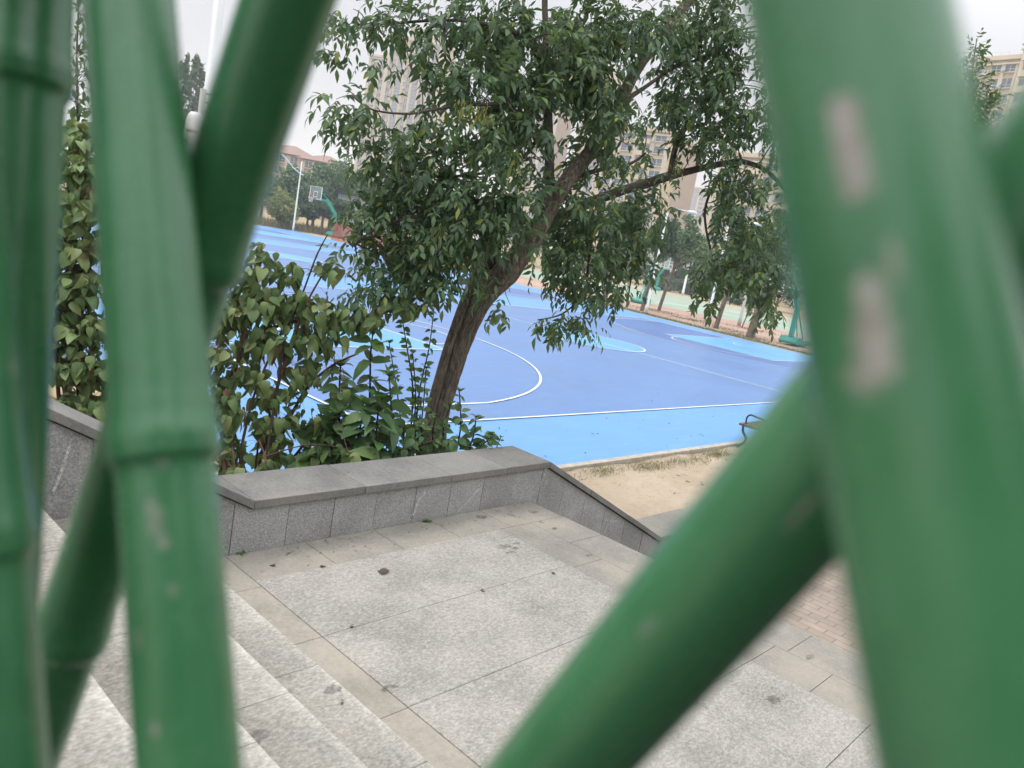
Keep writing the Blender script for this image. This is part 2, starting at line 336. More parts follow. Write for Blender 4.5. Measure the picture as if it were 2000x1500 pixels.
def blades(name, pts, h, mat, n, lab=None, lean=.5, w=.012):
    P = pts(n); a = rng.uniform(0, 2*math.pi, n); hh = h*rng.uniform(.4, 1., n)
    d = np.stack([np.cos(a), np.sin(a), 0*a], -1); s = np.stack([-np.sin(a), np.cos(a), 0*a], -1)*w
    ln_ = lean*hh*rng.uniform(.2, 1, n); tip = P+d*ln_[:, None]; tip[:, 2] += hh; mid = P+d*(ln_*.35)[:, None]; mid[:, 2] += hh*.6
    vs = np.stack([P-s, P+s, mid+s*.7, mid-s*.7, tip], 1).reshape(-1, 3)
    mb = MB(); mb.add(vs, [f for i in range(n) for f in ((5*i, 5*i+1, 5*i+2, 5*i+3), (5*i+3, 5*i+2, 5*i+4))], np.repeat(rng.random(n), 5))
    return tag(mb.build(name, mat, attr='rnd'), lab, 'grass' if lab else None, kind='stuff')
def strip(poly_fn, z=-.06):
    def f(n): return np.array([poly_fn() for _ in range(n)])
    return f
ctr = [(-11.2, -2.35), (-10.2, -2.4), (-9.2, -2.3), (-12.2, -2.3), (-7.5, -2.35)]
def near_tuft():
    c = random.choice(ctr); return (random.gauss(c[0], .28), min(-2.06, random.gauss(c[1]+.1, .09)), -.05)
blades('dry_grass', strip(near_tuft), .055, M['grass'], 2200, 'dry straw coloured grass along the court kerb', 2.2, .0035)
def right_strip():
    t = random.random(); a, b = ((15.7, 3.), (18.6, 22.)) ; x = a[0]+(b[0]-a[0])*t; y = a[1]+(b[1]-a[1])*t
    return (x+.4+abs(random.gauss(0, .55)), y+random.gauss(0, .3), -.06)
blades('verge_grass', strip(right_strip), .10, M['grass2'], 5000, 'low mixed grass on the verge right of the blue court', .8, .012)
def pits():
    c = random.choice([(24.2, 20.4), (21.5, 13.8), (23., 17.), (19.6, 11.2), (27, 15)]); return (random.gauss(c[0], .9), random.gauss(c[1], .9), -.055)
blades('pit_grass', strip(pits), .09, M['grass2'], 2500, 'thin grass around the trees on the pink path', .8, .012)
def slope():
    return (random.uniform(12, 40), 60.5+abs(random.gauss(3.5, 3.)), -.07)
blades('tall_grass', strip(slope), .9, M['grass'], 5000, 'tall dry grass beyond the far end of the blue courts', .5, .03)

# ------------------------------------------------------------------ stairs and parapet wall
ZL, YF = .90, -4.43                                             # landing level, face of the wall
TR, RS = .302, .15
st = thing('stone_stairs', 'grey granite steps with a wide rough slab landing between two flights', 'stairs', (-17.6, -5.8, 0))
XR, XB = -16.40, -18.915
m = MB(); m.box(XB-.02, XR-.012, -7.3, YF-.002, -.2, ZL-.012); m.build('landing_base', M['joint'], st)
def slabs(m, x0, x1, ys, z=ZL, g=.0012):
    for a, b in zip(ys[:-1], ys[1:]): m.box(x0+g, x1-g, b+g, a-g, z-.03, z)
m = MB()
bx = [-18.63, -18.19, -17.75, -17.33, -16.9, -16.40]
for a, b in zip(bx[:-1], bx[1:]): m.box(a+.0015, b-.0015, -4.72+.0015, YF-.003, ZL-.03, ZL)
slabs(m, -17.0, -16.72, [-4.72, -5.3, -5.85, -6.39, -6.68, -7.3]); slabs(m, -16.72, -16.39, [-4.72, -5.05, -5.6, -6.12, -6.45, -6.9, -7.3])
m.build('landing_border', M['border'], st, bevel=.002)
m = MB(); slabs(m, XB, -18.63, [YF-.003, -4.78, -5.27, -5.83, -6.39, -7.3]); m.build('dusty_border', M['dusty'], st, bevel=.002)
m = MB()
for y0, y1, js in ((-4.72, -5.27, [-18.63, -17.0]), (-5.27, -5.83, [-18.63, -17.55, -17.0]), (-5.83, -6.39, [-18.63, -17.0]), (-6.39, -6.95, [-18.63, -17.57, -17.0]), (-6.95, -7.3, [-18.63, -17.0])):
    for a, b in zip(js[:-1], js[1:]): m.box(a+.001, b-.001, y1+.0012, y0-.0012, ZL-.03, ZL+.002)
m.build('landing_slab', M['slab'], st, bevel=.002)
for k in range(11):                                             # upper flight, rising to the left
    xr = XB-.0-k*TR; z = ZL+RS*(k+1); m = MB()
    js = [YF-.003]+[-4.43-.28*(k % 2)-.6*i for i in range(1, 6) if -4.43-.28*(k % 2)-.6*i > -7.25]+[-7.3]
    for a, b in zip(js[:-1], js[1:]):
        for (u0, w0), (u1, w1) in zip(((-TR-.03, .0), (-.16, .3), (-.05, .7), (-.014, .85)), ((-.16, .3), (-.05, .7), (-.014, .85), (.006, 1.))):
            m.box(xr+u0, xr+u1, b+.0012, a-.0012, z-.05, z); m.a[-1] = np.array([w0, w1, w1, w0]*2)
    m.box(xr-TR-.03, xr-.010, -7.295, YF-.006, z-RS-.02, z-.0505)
    m.build('step', M['tread'], st, attr='wear_shade')
for k in range(1, 6):                                           # lower flight, falling to the right
    m = MB(); z = ZL-RS*k; x0 = XR+(k-1)*TR
    m.box(x0-.02, x0+TR+.01, -7.3, YF-.003, z-.05, z); m.box(x0-.02, x0+TR-.012, -7.295, YF-.006, -.2, z-.0505)
    m.build('step', M['slab'], st, bevel=.003)
m = MB(); m.box(XR-.0125, XR+.0, -7.3, YF-.003, ZL-RS-.02, ZL-.031); m.build('riser', M['border'], st)
m = MB(); m.sheet([(XR+4.6*TR, -4.43), (60, -4.43), (60, -12), (XR+4.6*TR, -12)], -.02); struct('brick_path', m, M['brick'])
m = MB(); m.box(-30, -16.4, -14, -7.32, -.2, 1.02); struct('terrace_floor', m, M['unseen_dark'])
# wall profile
prof = [(-22.6, 1.176+.533*(22.6-18.52)), (-18.52, 1.176), (-16.28, 1.18), (-14.51, .332), (-9.0, .332)]
def ztop(x):
    for (a, za), (b, zb) in zip(prof[:-1], prof[1:]):
        if a <= x <= b: return za+(zb-za)*(x-a)/(b-a)
    return prof[-1][1]
TC = .043
wl = thing('parapet_wall', 'low speckled granite wall with dark flat coping stepping down beside the landing', 'wall', (-17.4, -4.25, 0))
m = MB(); poly = [(-22.5, -.3)]+[(-9, -.3)]+[(x, z-TC-.004) for x, z in prof[::-1]]
poly[2] = (-9, poly[2][1]); poly[-1] = (-22.5, ztop(-22.5)-TC-.004)
m.prism_y(poly, -4.401, -4.10); m.build('wall_core', M['joint'], wl)
seam = [-18.61, -18.31, -18.035, -17.755, -17.465, -17.185, -16.90, -16.61, -16.32]
seam = [-18.61-.33*k for k in range(11, 0, -1)]+seam+[-16.05, -15.75, -15.45, -15.12, -14.80, -14.5]+[-14.5+.3*k for k in range(1, 18)]
for a, b in zip(seam[:-1], seam[1:]):
    m = MB(); g = .0016; xa, xb = a+g, b-g
    top = [(xb, ztop(xb)-TC-.008)]+[(x, z-TC-.008) for x, z in prof[::-1] if xa < x < xb]+[(xa, ztop(xa)-TC-.008)]
    off = random.uniform(-.0015, .0015)
    m.prism_y([(xa, -.25), (xb, -.25)]+top, YF+off, -4.402); m.build('facing_panel', M['face'], wl, bevel=.0015)
cj = [-22.5, -21.6, -20.7, -19.8, -19.1, -18.52, -17.86, -17.22, -16.72, -16.28, -15.72, -15.1, -14.51, -13.6, -12.7, -11.8, -10.9, -9.0]
for a, b in zip(cj[:-1], cj[1:]):
    m = MB(); g = .0016; d = random.uniform(-.002, .002)
    m.prism_y([(a+g, ztop(a)-TC), (b-g, ztop(b)-TC), (b-g, ztop(b)), (a+g, ztop(a))], YF-.022+d, -4.075+d*2); m.build('coping_stone', M['cap'] if a < -14.6 else M['border'], wl, bevel=.003)
def scratch(pts, w=.006):
    P = [aty(x, y, YF-.004) for x, y in pts]; vs = []
    for i, p in enumerate(P):
        t = P[min(i+1, len(P)-1)]-P[max(i-1, 0)]; t /= np.linalg.norm(t); n = V(-t[2], 0, t[0])*w*random.uniform(.6, 1.2)/2; vs += [p-n, p+n]
    mm = MB(); mm.add(vs, [(2*i, 2*i+1, 2*i+3, 2*i+2) for i in range(len(P)-1)]); mm.build('chalk_mark', M['chalk'], wl)
for pts, w in (([(806, 1008), (818, 975), (842, 950)], .02), ([(893, 1000), (915, 978), (937, 952)], .02), ([(1053, 950), (1060, 935), (1066, 922)], .012),
               ([(1055, 975), (1063, 955), (1071, 930)], .008), ([(1134, 1012), (1155, 1003), (1175, 992)], .008), ([(1139, 990), (1150, 984), (1158, 978)], .006), ([(1145, 998), (1160, 985), (1166, 984)], .006),
               ([(1179, 1040), (1189, 1022), (1199, 1007)], .016), ([(1174, 1014), (1190, 1017), (1208, 1018)], .012), ([(104, 960), (122, 915), (136, 872)], .014)):
    scratch(pts, w)
def stain(x, y, z, rx, ry, seed):
    c = atz(x, y, z); r = random.Random(seed); n = 16
    mm = MB(); mm.sheet([(c[0]+rx*math.cos(t*6.283/n)*r.uniform(.6, 1.2), c[1]+ry*math.sin(t*6.283/n)*r.uniform(.6, 1.2)) for t in range(n)], z+.0035); return mm.build('damp_stain', M['stain'], st)
for i, (x, y, a, b) in enumerate([(985, 1068, .05, .03), (1005, 1072, .035, .02), (1010, 1062, .03, .02), (998, 1080, .04, .02), (650, 1347, .04, .025), (485, 1447, .06, .03), (1355, 1372, .035, .02), (1510, 1368, .05, .03), (1040, 1000, .05, .03), (1085, 1033, .03, .02), (860, 1000, .05, .02), (1582, 1284, .04, .02), (940, 1010, .06, .03), (1150, 1085, .03, .015), (760, 1345, .04, .02)]):
    stain(x, y, ZL+(RS if i == 4 else 2*RS if i == 5 else 0), a, b, i)

# ------------------------------------------------------------------ leaves
def unit(a): return a/(np.linalg.norm(a, axis=-1, keepdims=True)+1e-9)
SHAPES = {'lance': [(0, .05), (.18, .62), (.42, 1.), (.7, .66), (.88, .25), (1, .02)], 'ovate': [(0, .25), (.14, .85), (.38, 1.), (.66, .78), (.87, .34), (1, .02)], 'round': [(0, .4), (.15, .9), (.45, 1.05), (.75, .7), (.92, .28), (1, .02)]}
def leaf_geo(mb, P, D, N, L, Wd, shape='lance', fold=.35, curl=.35):
    """many leaves at once: P base, D direction of the midrib, N upper side"""
    n = len(P); D = unit(D); S = unit(np.cross(D, N)); N = np.cross(S, D)
    fo = (fold*rng.uniform(.4, 1.5, n))[:, None]; cu = (curl*rng.uniform(-.1, 1.7, n))[:, None]; tw = rng.uniform(-.35, .35, n)[:, None]
    prof = SHAPES[shape]; rows = []
    L = L[:, None]; Wd = Wd[:, None]
    for t, w in prof:
        mid = P+D*(L*t*(1-.18*cu*t))-N*(L*cu*t*t*.8)
        S2 = S+N*tw*t; h = fo*w*Wd*.5
        rows += [mid-S2*(w*Wd*.5)+N*h, mid, mid+S2*(w*Wd*.5)+N*h]
    vs = np.stack(rows, 1).reshape(-1, 3); k = len(prof)*3
    base = [(3*i, 3*i+1, 3*i+4, 3*i+3) for i in range(len(prof)-1)]+[(3*i+1, 3*i+2, 3*i+5, 3*i+4) for i in range(len(prof)-1)]
    b = np.array(base); F = (b[None]+(np.arange(n)*k)[:, None, None]).reshape(-1, 4)
    mb.v.append(vs); off = mb.n; mb.n += len(vs); mb.f.extend(map(tuple, (F+off).tolist())); mb.a.append(np.repeat(rng.random(n), k))
def compound(mb, P, D, L=.10, pairs=3, rmb=None, droop=.55, rmat=None, Wr=.33):
    """pinnate ash leaves: rachis at P along D, with pairs of leaflets and one at the end"""
    n = len(P); D = unit(D); Zv = V(0, 0, 1); side = unit(np.cross(D, Zv+rng.normal(0, .25, (n, 3)))); nrm = np.cross(side, D)
    nrm *= np.sign(nrm[:, 2:3]+1e-6); RL = L*1.75*rng.uniform(.8, 1.15, n)
    sag = lambda t: P+D*(RL*t)[:, None]+V(0, 0, -1)*(RL*droop*.45*t*t)[:, None]
    pp, dd, nn, ll = [], [], [], []; big = rng.uniform(.72, 1.25, n)
    for i in range(pairs):
        t = .38+.62*i/pairs
        for s in (-1, 1):
            pp.append(sag(t)); dd.append(D*.55+side*s*.8+V(0, 0, -1)*(droop*rng.uniform(.3, 1.3, n))[:, None]+rng.normal(0, .16, (n, 3)))
            nn.append(nrm+rng.normal(0, .3, (n, 3))); ll.append(L*rng.uniform(.6, 1.15, n)*(.8+.25*i/pairs)*big)
    pp.append(sag(1.)); dd.append(D*.9+V(0, 0, -1)*droop+rng.normal(0, .15, (n, 3))); nn.append(nrm+rng.normal(0, .25, (n, 3))); ll.append(L*rng.uniform(.9, 1.2, n)*big)
    keep = rng.random(n*(2*pairs+1)) > .06
    P2, D2, N2, L2 = np.concatenate(pp)[keep], np.concatenate(dd)[keep], np.concatenate(nn)[keep], np.concatenate(ll)[keep]
    leaf_geo(mb, P2, D2, N2, L2, L2*Wr*rng.uniform(.85, 1.2, len(L2)), 'lance', .3, .4)
    if rmb is not None:
        for i in range(n): rmb.tube([P[i], sag(.5)[i] if n < 2 else P[i]+D[i]*RL[i]*.5+V(0, 0, -1)*RL[i]*droop*.11, P[i]+D[i]*RL[i]+V(0, 0, -1)*RL[i]*droop*.45], [.0018, .0014, .0009], 3, False)
def smooth_path(P, R, k=5):
    """Catmull-Rom through the points"""
    P = np.asarray(P, float); R = np.asarray(R, float); n = len(P); q = []; rr = []
    for i in range(n-1):
        p0, p1, p2, p3 = P[max(i-1, 0)], P[i], P[i+1], P[min(i+2, n-1)]
        for t in np.arange(k)/k:
            q.append(.5*((2*p1)+(-p0+p2)*t+(2*p0-5*p1+4*p2-p3)*t*t+(-p0+3*p1-3*p2+p3)*t**3)); rr.append(R[i]+(R[i+1]-R[i])*t)
    q.append(P[-1]); rr.append(R[-1]); return np.array(q), np.array(rr)
def limb_px(pts):
    """pts: (x, y, radius px, depth)"""
    P = [at(x, y, d) for x, y, r, d in pts]; R = [r*d/FPX for x, y, r, d in pts]
    return smooth_path(P, R)
def twig_to(mb, skel, tgt, r0=.006, r1=.0016, jit=.05, n=4):
    d = np.linalg.norm(skel-tgt, axis=1); i = int(np.argmin(d+rng.uniform(0, .18, len(d)))); a = skel[i]; v = tgt-a; ln_ = np.linalg.norm(v)
    pts = [a+v*t+V(0, 0, 1)*ln_*.16*math.sin(math.pi*t)+rng.normal(0, jit*ln_*.5, 3)*math.sin(math.pi*t) for t in (0, .25, .5, .75, 1.)]
    q, r = smooth_path(pts, np.linspace(r0*min(1.6, .5+ln_), r1, 5), 3); mb.tube(q, r, n, False); return unit(v), q
def gnarl(mb, P, R, n=28, amp=.10, grooves=(), seed=1):
    """trunk tube with ridges"""
    T = np.gradient(P, axis=0); T = unit(T); A = np.cross(T[0], V(0, 1, 0)); vs = []; th = np.arange(n)*2*math.pi/n; r0 = np.random.default_rng(seed); ph = r0.uniform(0, 6.28, 8)
    for i, (p, t, r) in enumerate(zip(P, T, R)):
        A = A-t*(A@t); A /= np.linalg.norm(A); B = np.cross(t, A); s = i*.09
        k = 1+amp*(.22*np.sin(19*th+ph[4]+2.2*np.sin(s*2.3+ph[5]))+.16*np.sin(27*th+ph[6]+2.6*np.sin(s*3.7+1))+.5*np.sin(3*th+ph[0]+s*1.3)+.35*np.sin(5*th+ph[1]-s*2.1)+.25*np.sin(9*th+ph[2]+s*3)+.15*np.sin(14*th+ph[3]-s*4))
        for ga, gw, gd in grooves: dth = (th-ga-s*.12+math.pi) % (2*math.pi)-math.pi; k -= gd*np.exp(-(dth/gw)**2)
        vs.append(p+r*k[:, None]*(np.cos(th)[:, None]*A+np.sin(th)[:, None]*B))
    mb.add(np.concatenate(vs), [(i*n+j, i*n+(j+1) % n, (i+1)*n+(j+1) % n, (i+1)*n+j) for i in range(len(P)-1) for j in range(n)]+[tuple((len(P)-1)*n+j for j in range(n))])
def fill(blobs, per):
    """points spread in clumps through the blobs: (x, y, rx, ry, depth, depth radius, density)"""
    out = []
    for x, y, rx, ry, d, dr, den in blobs:
        n = max(1, int(round(rx*ry*math.pi*den*per/10000.)))
        v = unit(rng.normal(0, 1, (n, 3)))*(rng.random(n)**.45)[:, None]
        for a in v: out.append(at(x+a[0]*rx, y+a[1]*ry, d+a[2]*dr))
    return np.array(out)

# ------------------------------------------------------------------ the leaning ash tree
base = atz(850, 905, -.06)*0+V(*(aty(852, 850, -3.35)[:2]), -.06)
D0 = 6.05
ash = thing('ash_tree', 'leaning ash tree with a fissured trunk and dense dark pinnate leaves behind the wall', 'tree', base)
tp = [(850, 850, 21, D0), (860, 795, 20, D0), (881, 730, 19.5, D0), (897, 679, 19.5, D0), (917, 628, 20, D0), (946, 578, 23, D0), (985, 535, 25, D0), (1022, 487, 21, D0), (1056, 437, 17.5, D0), (1090, 380, 15.5, D0), (1128, 326, 14.5, D0+.1), (1168, 277, 13, D0+.2), (1205, 212, 12, D0+.3), (1243, 135, 11, D0+.4), (1290, 72, 10, D0+.5), (1340, 6, 9, D0+.6), (1390, -80, 7, D0+.7), (1430, -180, 5, D0+.8)]
P, R = limb_px(tp); P, R = smooth_path(P[::3], R[::3], 9); b0 = V(base[0]-.02, base[1], -.12); n0 = 4
P = np.concatenate([[b0+(P[0]-b0)*t for t in (0, .3, .6, .85)], P]); R = np.concatenate([[R[0]*1.7, R[0]*1.35, R[0]*1.15, R[0]*1.04], R])
m = MB(); gnarl(m, P, R, 96, .10, [(3.55, .16, .34), (4.4, .10, .14), (2.6, .06, .10), (5.1, .05, .09), (1.9, .05, .08)], 3); m.build('trunk', M['bark'], ash, True)
skel = [P[34:]]
# second stem fused along the left of the trunk, ending in a dead stub
q, r = limb_px([(834, 870, 11, D0-.06), (842, 800, 10, D0-.07), (860, 730, 9.5, D0-.08), (874, 680, 9, D0-.08), (890, 635, 9.5, D0-.07), (908, 590, 10.5, D0-.04), (924, 556, 12, D0), (934, 530, 12, D0+.04)])
m = MB(); gnarl(m, q, r, 18, .10, [], 5); m.build('side_stem', M['bark'], ash, True)
q, r = limb_px([(930, 560, 14, D0+.05), (942, 525, 22, D0+.1), (956, 490, 24, D0+.12), (968, 462, 17, D0+.14)])
m = MB(); gnarl(m, q, r, 18, .2, [], 8); m.build('dead_stub', M['deadwood'], ash, True)
limbs = [[(1066, 425, 11, D0+.05), (1072, 385, 10, D0+.05), (1073, 330, 9.5, D0+.05), (1071, 250, 9, D0), (1066, 180, 8.5, D0), (1054, 120, 8.5, D0-.05), (1034, 70, 7.5, D0-.1), (1010, 10, 7, D0-.1), (985, -60, 7, D0-.1), (960, -150, 5, D0-.1)],
 [(1062, 130, 7, D0), (1066, 70, 6, D0+.05), (1064, 0, 6, D0+.1), (1070, -90, 4, D0+.1)],
 [(1020, 478, 10, D0+.25), (1080, 430, 12, D0+.5), (1150, 396, 10, D0+.7), (1215, 372, 9, D0+.9), (1265, 358, 9, D0+1.), (1295, 348, 9, D0+1.), (1340, 336, 7, D0+1.1), (1400, 322, 6, D0+1.2), (1450, 316, 5, D0+1.3), (1500, 335, 4, D0+1.3), (1540, 380, 3, D0+1.3)],
 [(1310, 342, 7, D0+1.), (1316, 300, 6, D0+1.1), (1330, 262, 6, D0+1.2), (1365, 215, 5, D0+1.3), (1400, 170, 4, D0+1.4), (1440, 110, 3, D0+1.5)],
 [(1448, 318, 3.2, D0+1.3), (1400, 355, 2.8, D0+1.2), (1379, 400, 2.6, D0+1.2), (1378, 440, 2.4, D0+1.2), (1388, 490, 2, D0+1.2), (1395, 540, 1.6, D0+1.2)],
 [(1056, 120, 5, D0-.05), (1030, 80, 4.5, D0-.25), (985, 56, 4, D0-.4), (920, 42, 3.5, D0-.5), (850, 40, 3, D0-.55), (760, 46, 2.6, D0-.6), (695, 48, 2, D0-.6)],
 [(1068, 210, 5, D0), (1030, 205, 4, D0-.25), (985, 204, 3.4, D0-.45), (920, 205, 3, D0-.6), (860, 212, 2.6, D0-.7), (800, 222, 2.3, D0-.75), (730, 215, 1.8, D0-.8), (690, 190, 1.3, D0-.8)],
 [(1050, 270, 4, D0-.05), (1025, 305, 3.6, D0-.2), (985, 330, 3.2, D0-.35), (930, 340, 2.8, D0-.5), (850, 345, 2.4, D0-.6), (770, 330, 2, D0-.6), (720, 325, 1.5, D0-.6)],
 [(960, 480, 5, D0+.02), (930, 450, 4, D0-.3), (880, 425, 3.4, D0-.5), (800, 425, 3, D0-.65), (730, 450, 2.3, D0-.7), (690, 480, 1.6, D0-.7)],
 [(985, 470, 4, D0-.02), (960, 430, 3.6, D0-.3), (930, 390, 3.2, D0-.5), (900, 380, 2.6, D0-.6), (840, 395, 2, D0-.7)],
 [(1120, 345, 6, D0+.15), (1180, 330, 4, D0+.5), (1230, 320, 3, D0+.8), (1260, 300, 2.4, D0+1.)],
 [(1215, 200, 6, D0+.3), (1260, 170, 4, D0+.6), (1320, 130, 3.4, D0+.9), (1380, 110, 3, D0+1.1), (1440, 60, 2, D0+1.2)],
 [(1180, 386, 4, D0+.8), (1160, 450, 3, D0+.7), (1150, 510, 2.4, D0+.6), (1140, 570, 2, D0+.6), (1100, 612, 1.6, D0+.6), (1050, 625, 1.2, D0+.6)],
 [(1240, 366, 4, D0+.95), (1250, 430, 3, D0+.95), (1240, 500, 2.2, D0+.9), (1230, 560, 1.6, D0+.9), (1225, 600, 1.2, D0+.9)]]
for lp in limbs:
    q, r = limb_px(lp); m = MB()
    if lp[0][2] > 8: gnarl(m, q, r, 16, .06, [], 9)
    else: m.tube(q, r, 7)
    m.build('branch', M['bark2'], ash, True); skel.append(q)
SK = np.concatenate(skel)
d1, d2 = D0-.55, D0+1.0
blobs = [(690, 30, 55, 38, d1, .25, 0.72), (658, 100, 26, 36, d1, .2, 0.52), (775, 35, 60, 40, d1, .25, 0.71), (738, 105, 45, 32, d1, .2, 0.22), (840, 55, 60, 50, d1, .3, 0.51), (900, 25, 80, 45, d1+.1, .3, 0.8), (985, 60, 80, 65, D0-.2, .4, 1.56), (850, 125, 50, 45, d1, .25, 0.3), (800, 150, 35, 30, d1, .2, 0.12), (925, 150, 75, 65, d1+.1, .35, 1.1), (1020, 180, 70, 75, D0-.2, .35, 1.43),
 (700, 215, 62, 42, d1-.2, .25, 0.85), (655, 192, 24, 16, d1-.2, .15, .5), (785, 268, 60, 42, d1-.15, .25, 0.76), (870, 230, 60, 50, d1-.1, .3, 0.53), (960, 270, 80, 60, d1, .35, 1.15), (1035, 300, 45, 55, D0-.2, .3, 0.54), (750, 318, 75, 38, d1, .25, 0.94), (850, 335, 85, 45, d1, .3, 1.15), (930, 380, 85, 55, d1, .3, 1.3), (1020, 385, 45, 40, D0-.35, .25, 1.2), (805, 395, 105, 42, d1, .3, 1.2), (725, 405, 50, 36, d1, .25, .85), (900, 440, 85, 48, d1, .3, 1.3), (820, 470, 95, 48, d1, .3, 1.2), (715, 485, 55, 32, d1-.05, .2, .75), (775, 535, 75, 38, d1, .25, 1.1), (870, 515, 60, 50, d1, .25, 1.1), (955, 470, 40, 30, D0-.3, .2, .7), (690, 560, 35, 24, d1, .2, .5),
 (1130, 55, 75, 58, D0+.2, .4, 1.56), (1120, 150, 75, 60, D0+.2, .35, 1.49), (1185, 200, 55, 55, D0+.3, .3, 0.8), (1210, 40, 50, 50, D0+.4, .3, 1.43), (1335, 55, 45, 55, d2, .4, 1.73), (1405, 40, 50, 58, d2, .4, 2.16), (1405, 130, 55, 55, d2, .4, 2.16), (1330, 190, 55, 48, d2, .4, 1.83), (1425, 215, 45, 55, d2, .4, 2.16), (1145, 285, 48, 45, D0+.3, .3, 0.63), (1265, 290, 26, 40, d2, .3, 0.28), (1395, 275, 48, 34, d2, .35, 1.61), (1140, 425, 85, 55, D0+.4, .35, 1.4), (1235, 435, 62, 62, D0+.8, .35, 1.3), (1115, 495, 85, 48, D0+.4, .35, 1.3), (1215, 505, 65, 48, D0+.8, .3, 1.2), (1150, 555, 60, 38, D0+.6, .25, 1.1), (1105, 620, 72, 24, D0+.6, .2, 1.1), (1215, 575, 30, 24, D0+.8, .2, 1.), (1290, 405, 36, 36, d2, .3, 0.56), (1235, 380, 60, 24, D0+.8, .25, .9), (1425, 390, 45, 60, d2+.1, .35, 1.27), (1455, 465, 40, 55, d2+.1, .35, 1.5), (1415, 515, 55, 42, d2+.1, .35, 1.5), (1385, 560, 32, 34, d2+.1, .25, .85), (1505, 600, 24, 46, d2+.1, .25, .9), (1475, 340, 36, 36, d2+.1, .3, .8), (1520, 420, 40, 60, d2+.1, .3, .8), (1520, 200, 60, 90, d2, .4, .8), (1530, 60, 60, 70, d2, .4, .9), (1480, 540, 35, 50, d2+.1, .3, 1.2), (1518, 525, 40, 45, d2+.1, .3, 1.3),
 (1200, 225, 48, 44, D0-.05, .22, 1.4), (1165, 120, 60, 70, D0+.0, .3, 1.3), (1240, 50, 40, 46, D0+.15, .25, 1.3), (1290, 25, 40, 40, D0+.3, .25, 1.), (1215, 295, 34, 30, D0+.1, .2, .9), (1330, 120, 50, 55, d2-.2, .3, 1.3), (1350, 250, 44, 36, d2, .3, 1.2), (1080, 100, 50, 60, D0-.3, .25, .9), (1030, 240, 40, 50, D0-.3, .25, .9), (1260, 240, 20, 30, d2, .2, .8), (1445, 330, 30, 50, d2, .3, 1.1), (1310, 330, 40, 20, d2, .25, .6), (980, 590, 26, 26, D0-.35, .15, .55), (955, 545, 34, 22, D0-.35, .12, .7), (1050, 470, 20, 26, D0-.3, .12, .4), (1150, 330, 60, 40, D0+.5, .3, 0.4), (1100, 370, 50, 40, D0+.2, .3, .9)]
up = [(760, -70, 160, 70, d1, .5, .9), (960, -80, 160, 80, D0-.2, .6, 1.), (1180, -80, 160, 80, D0+.3, .6, 1.), (1400, -80, 160, 80, d2, .6, 1.), (1000, -230, 260, 100, D0, .8, .8), (1300, -230, 220, 100, D0+.5, .8, .8), (1640, 120, 90, 160, d2, .6, .7), (1640, 380, 80, 130, d2, .5, .7)]
lm, tm = MB(), MB()
C_ = fill(blobs, 74.)
dirs = np.zeros_like(C_); SK2 = [SK]
for bl in blobs:                                              # a few twigs into every clump of foliage
    for k in range(max(2, int(bl[2]*bl[3]/900))):
        tgt = at(bl[0]+rng.uniform(-.75, .75)*bl[2], bl[1]+rng.uniform(-.75, .75)*bl[3], bl[4]+rng.uniform(-.5, .5)*bl[5]); _, qq = twig_to(tm, SK, tgt, .008, .0018); SK2.append(qq[6:])
SKA = np.concatenate(SK2)
def toward(C, S, droop):
    out = np.zeros_like(C)
    for i, c in enumerate(C):
        d = np.linalg.norm(S-c, axis=1); j = int(np.argmin(d)); v = c-S[j]; out[i] = v/(np.linalg.norm(v)+1e-6)*.8+V(0, 0, -droop)+rng.normal(0, .45, 3)
    return unit(out)
Dr = toward(C_, SKA, .55)
compound(lm, C_, Dr, .086, 3, None, droop=.45, Wr=.36)
U_ = fill(up, 12.); compound(lm, U_, toward(U_, SK, .4), .11, 3)
lm.build('crown', M['ash'], ash, True, attr='rnd'); tag(tm.build('twig_network', M['twig'], ash, True), kind='stuff')
def seeds(x, y, d, n):
    mb = MB(); c = at(x, y, d); P_ = c+rng.normal(0, .035, (n, 3)); leaf_geo(mb, P_, np.tile(V(0, 0, -1.), (n, 1))+rng.normal(0, .25, (n, 3)), rng.normal(0, 1, (n, 3)), np.full(n, .042), np.full(n, .009), 'lance', .1, .1)
    mb.build('seed_sprays', M['seed'], ash, True, attr='rnd')
for x, y, n in ((905, 215, 70), (930, 220, 60), (955, 230, 50), (1013, 320, 24), (1000, 350, 12), (860, 450, 40), (868, 470, 30), (828, 480, 24), (900, 230, 40), (1320, 325, 30), (1395, 355, 30), (1300, 210, 20)):
    seeds(x, y, (d1-.25) if x < 1100 else d2-.3, n)
mb = MB(); P_ = np.array([at(1245+rng.normal(0, 10), 440+rng.normal(0, 14), D0+.55) for _ in range(9)]); leaf_geo(mb, P_, rng.normal(0, .4, (9, 3))+V(0, 0, -1), rng.normal(0, 1, (9, 3)), np.full(9, .09), np.full(9, .03), 'lance', .5, .6); mb.build('dead_leaf', M['dead'], ash, True, attr='rnd')

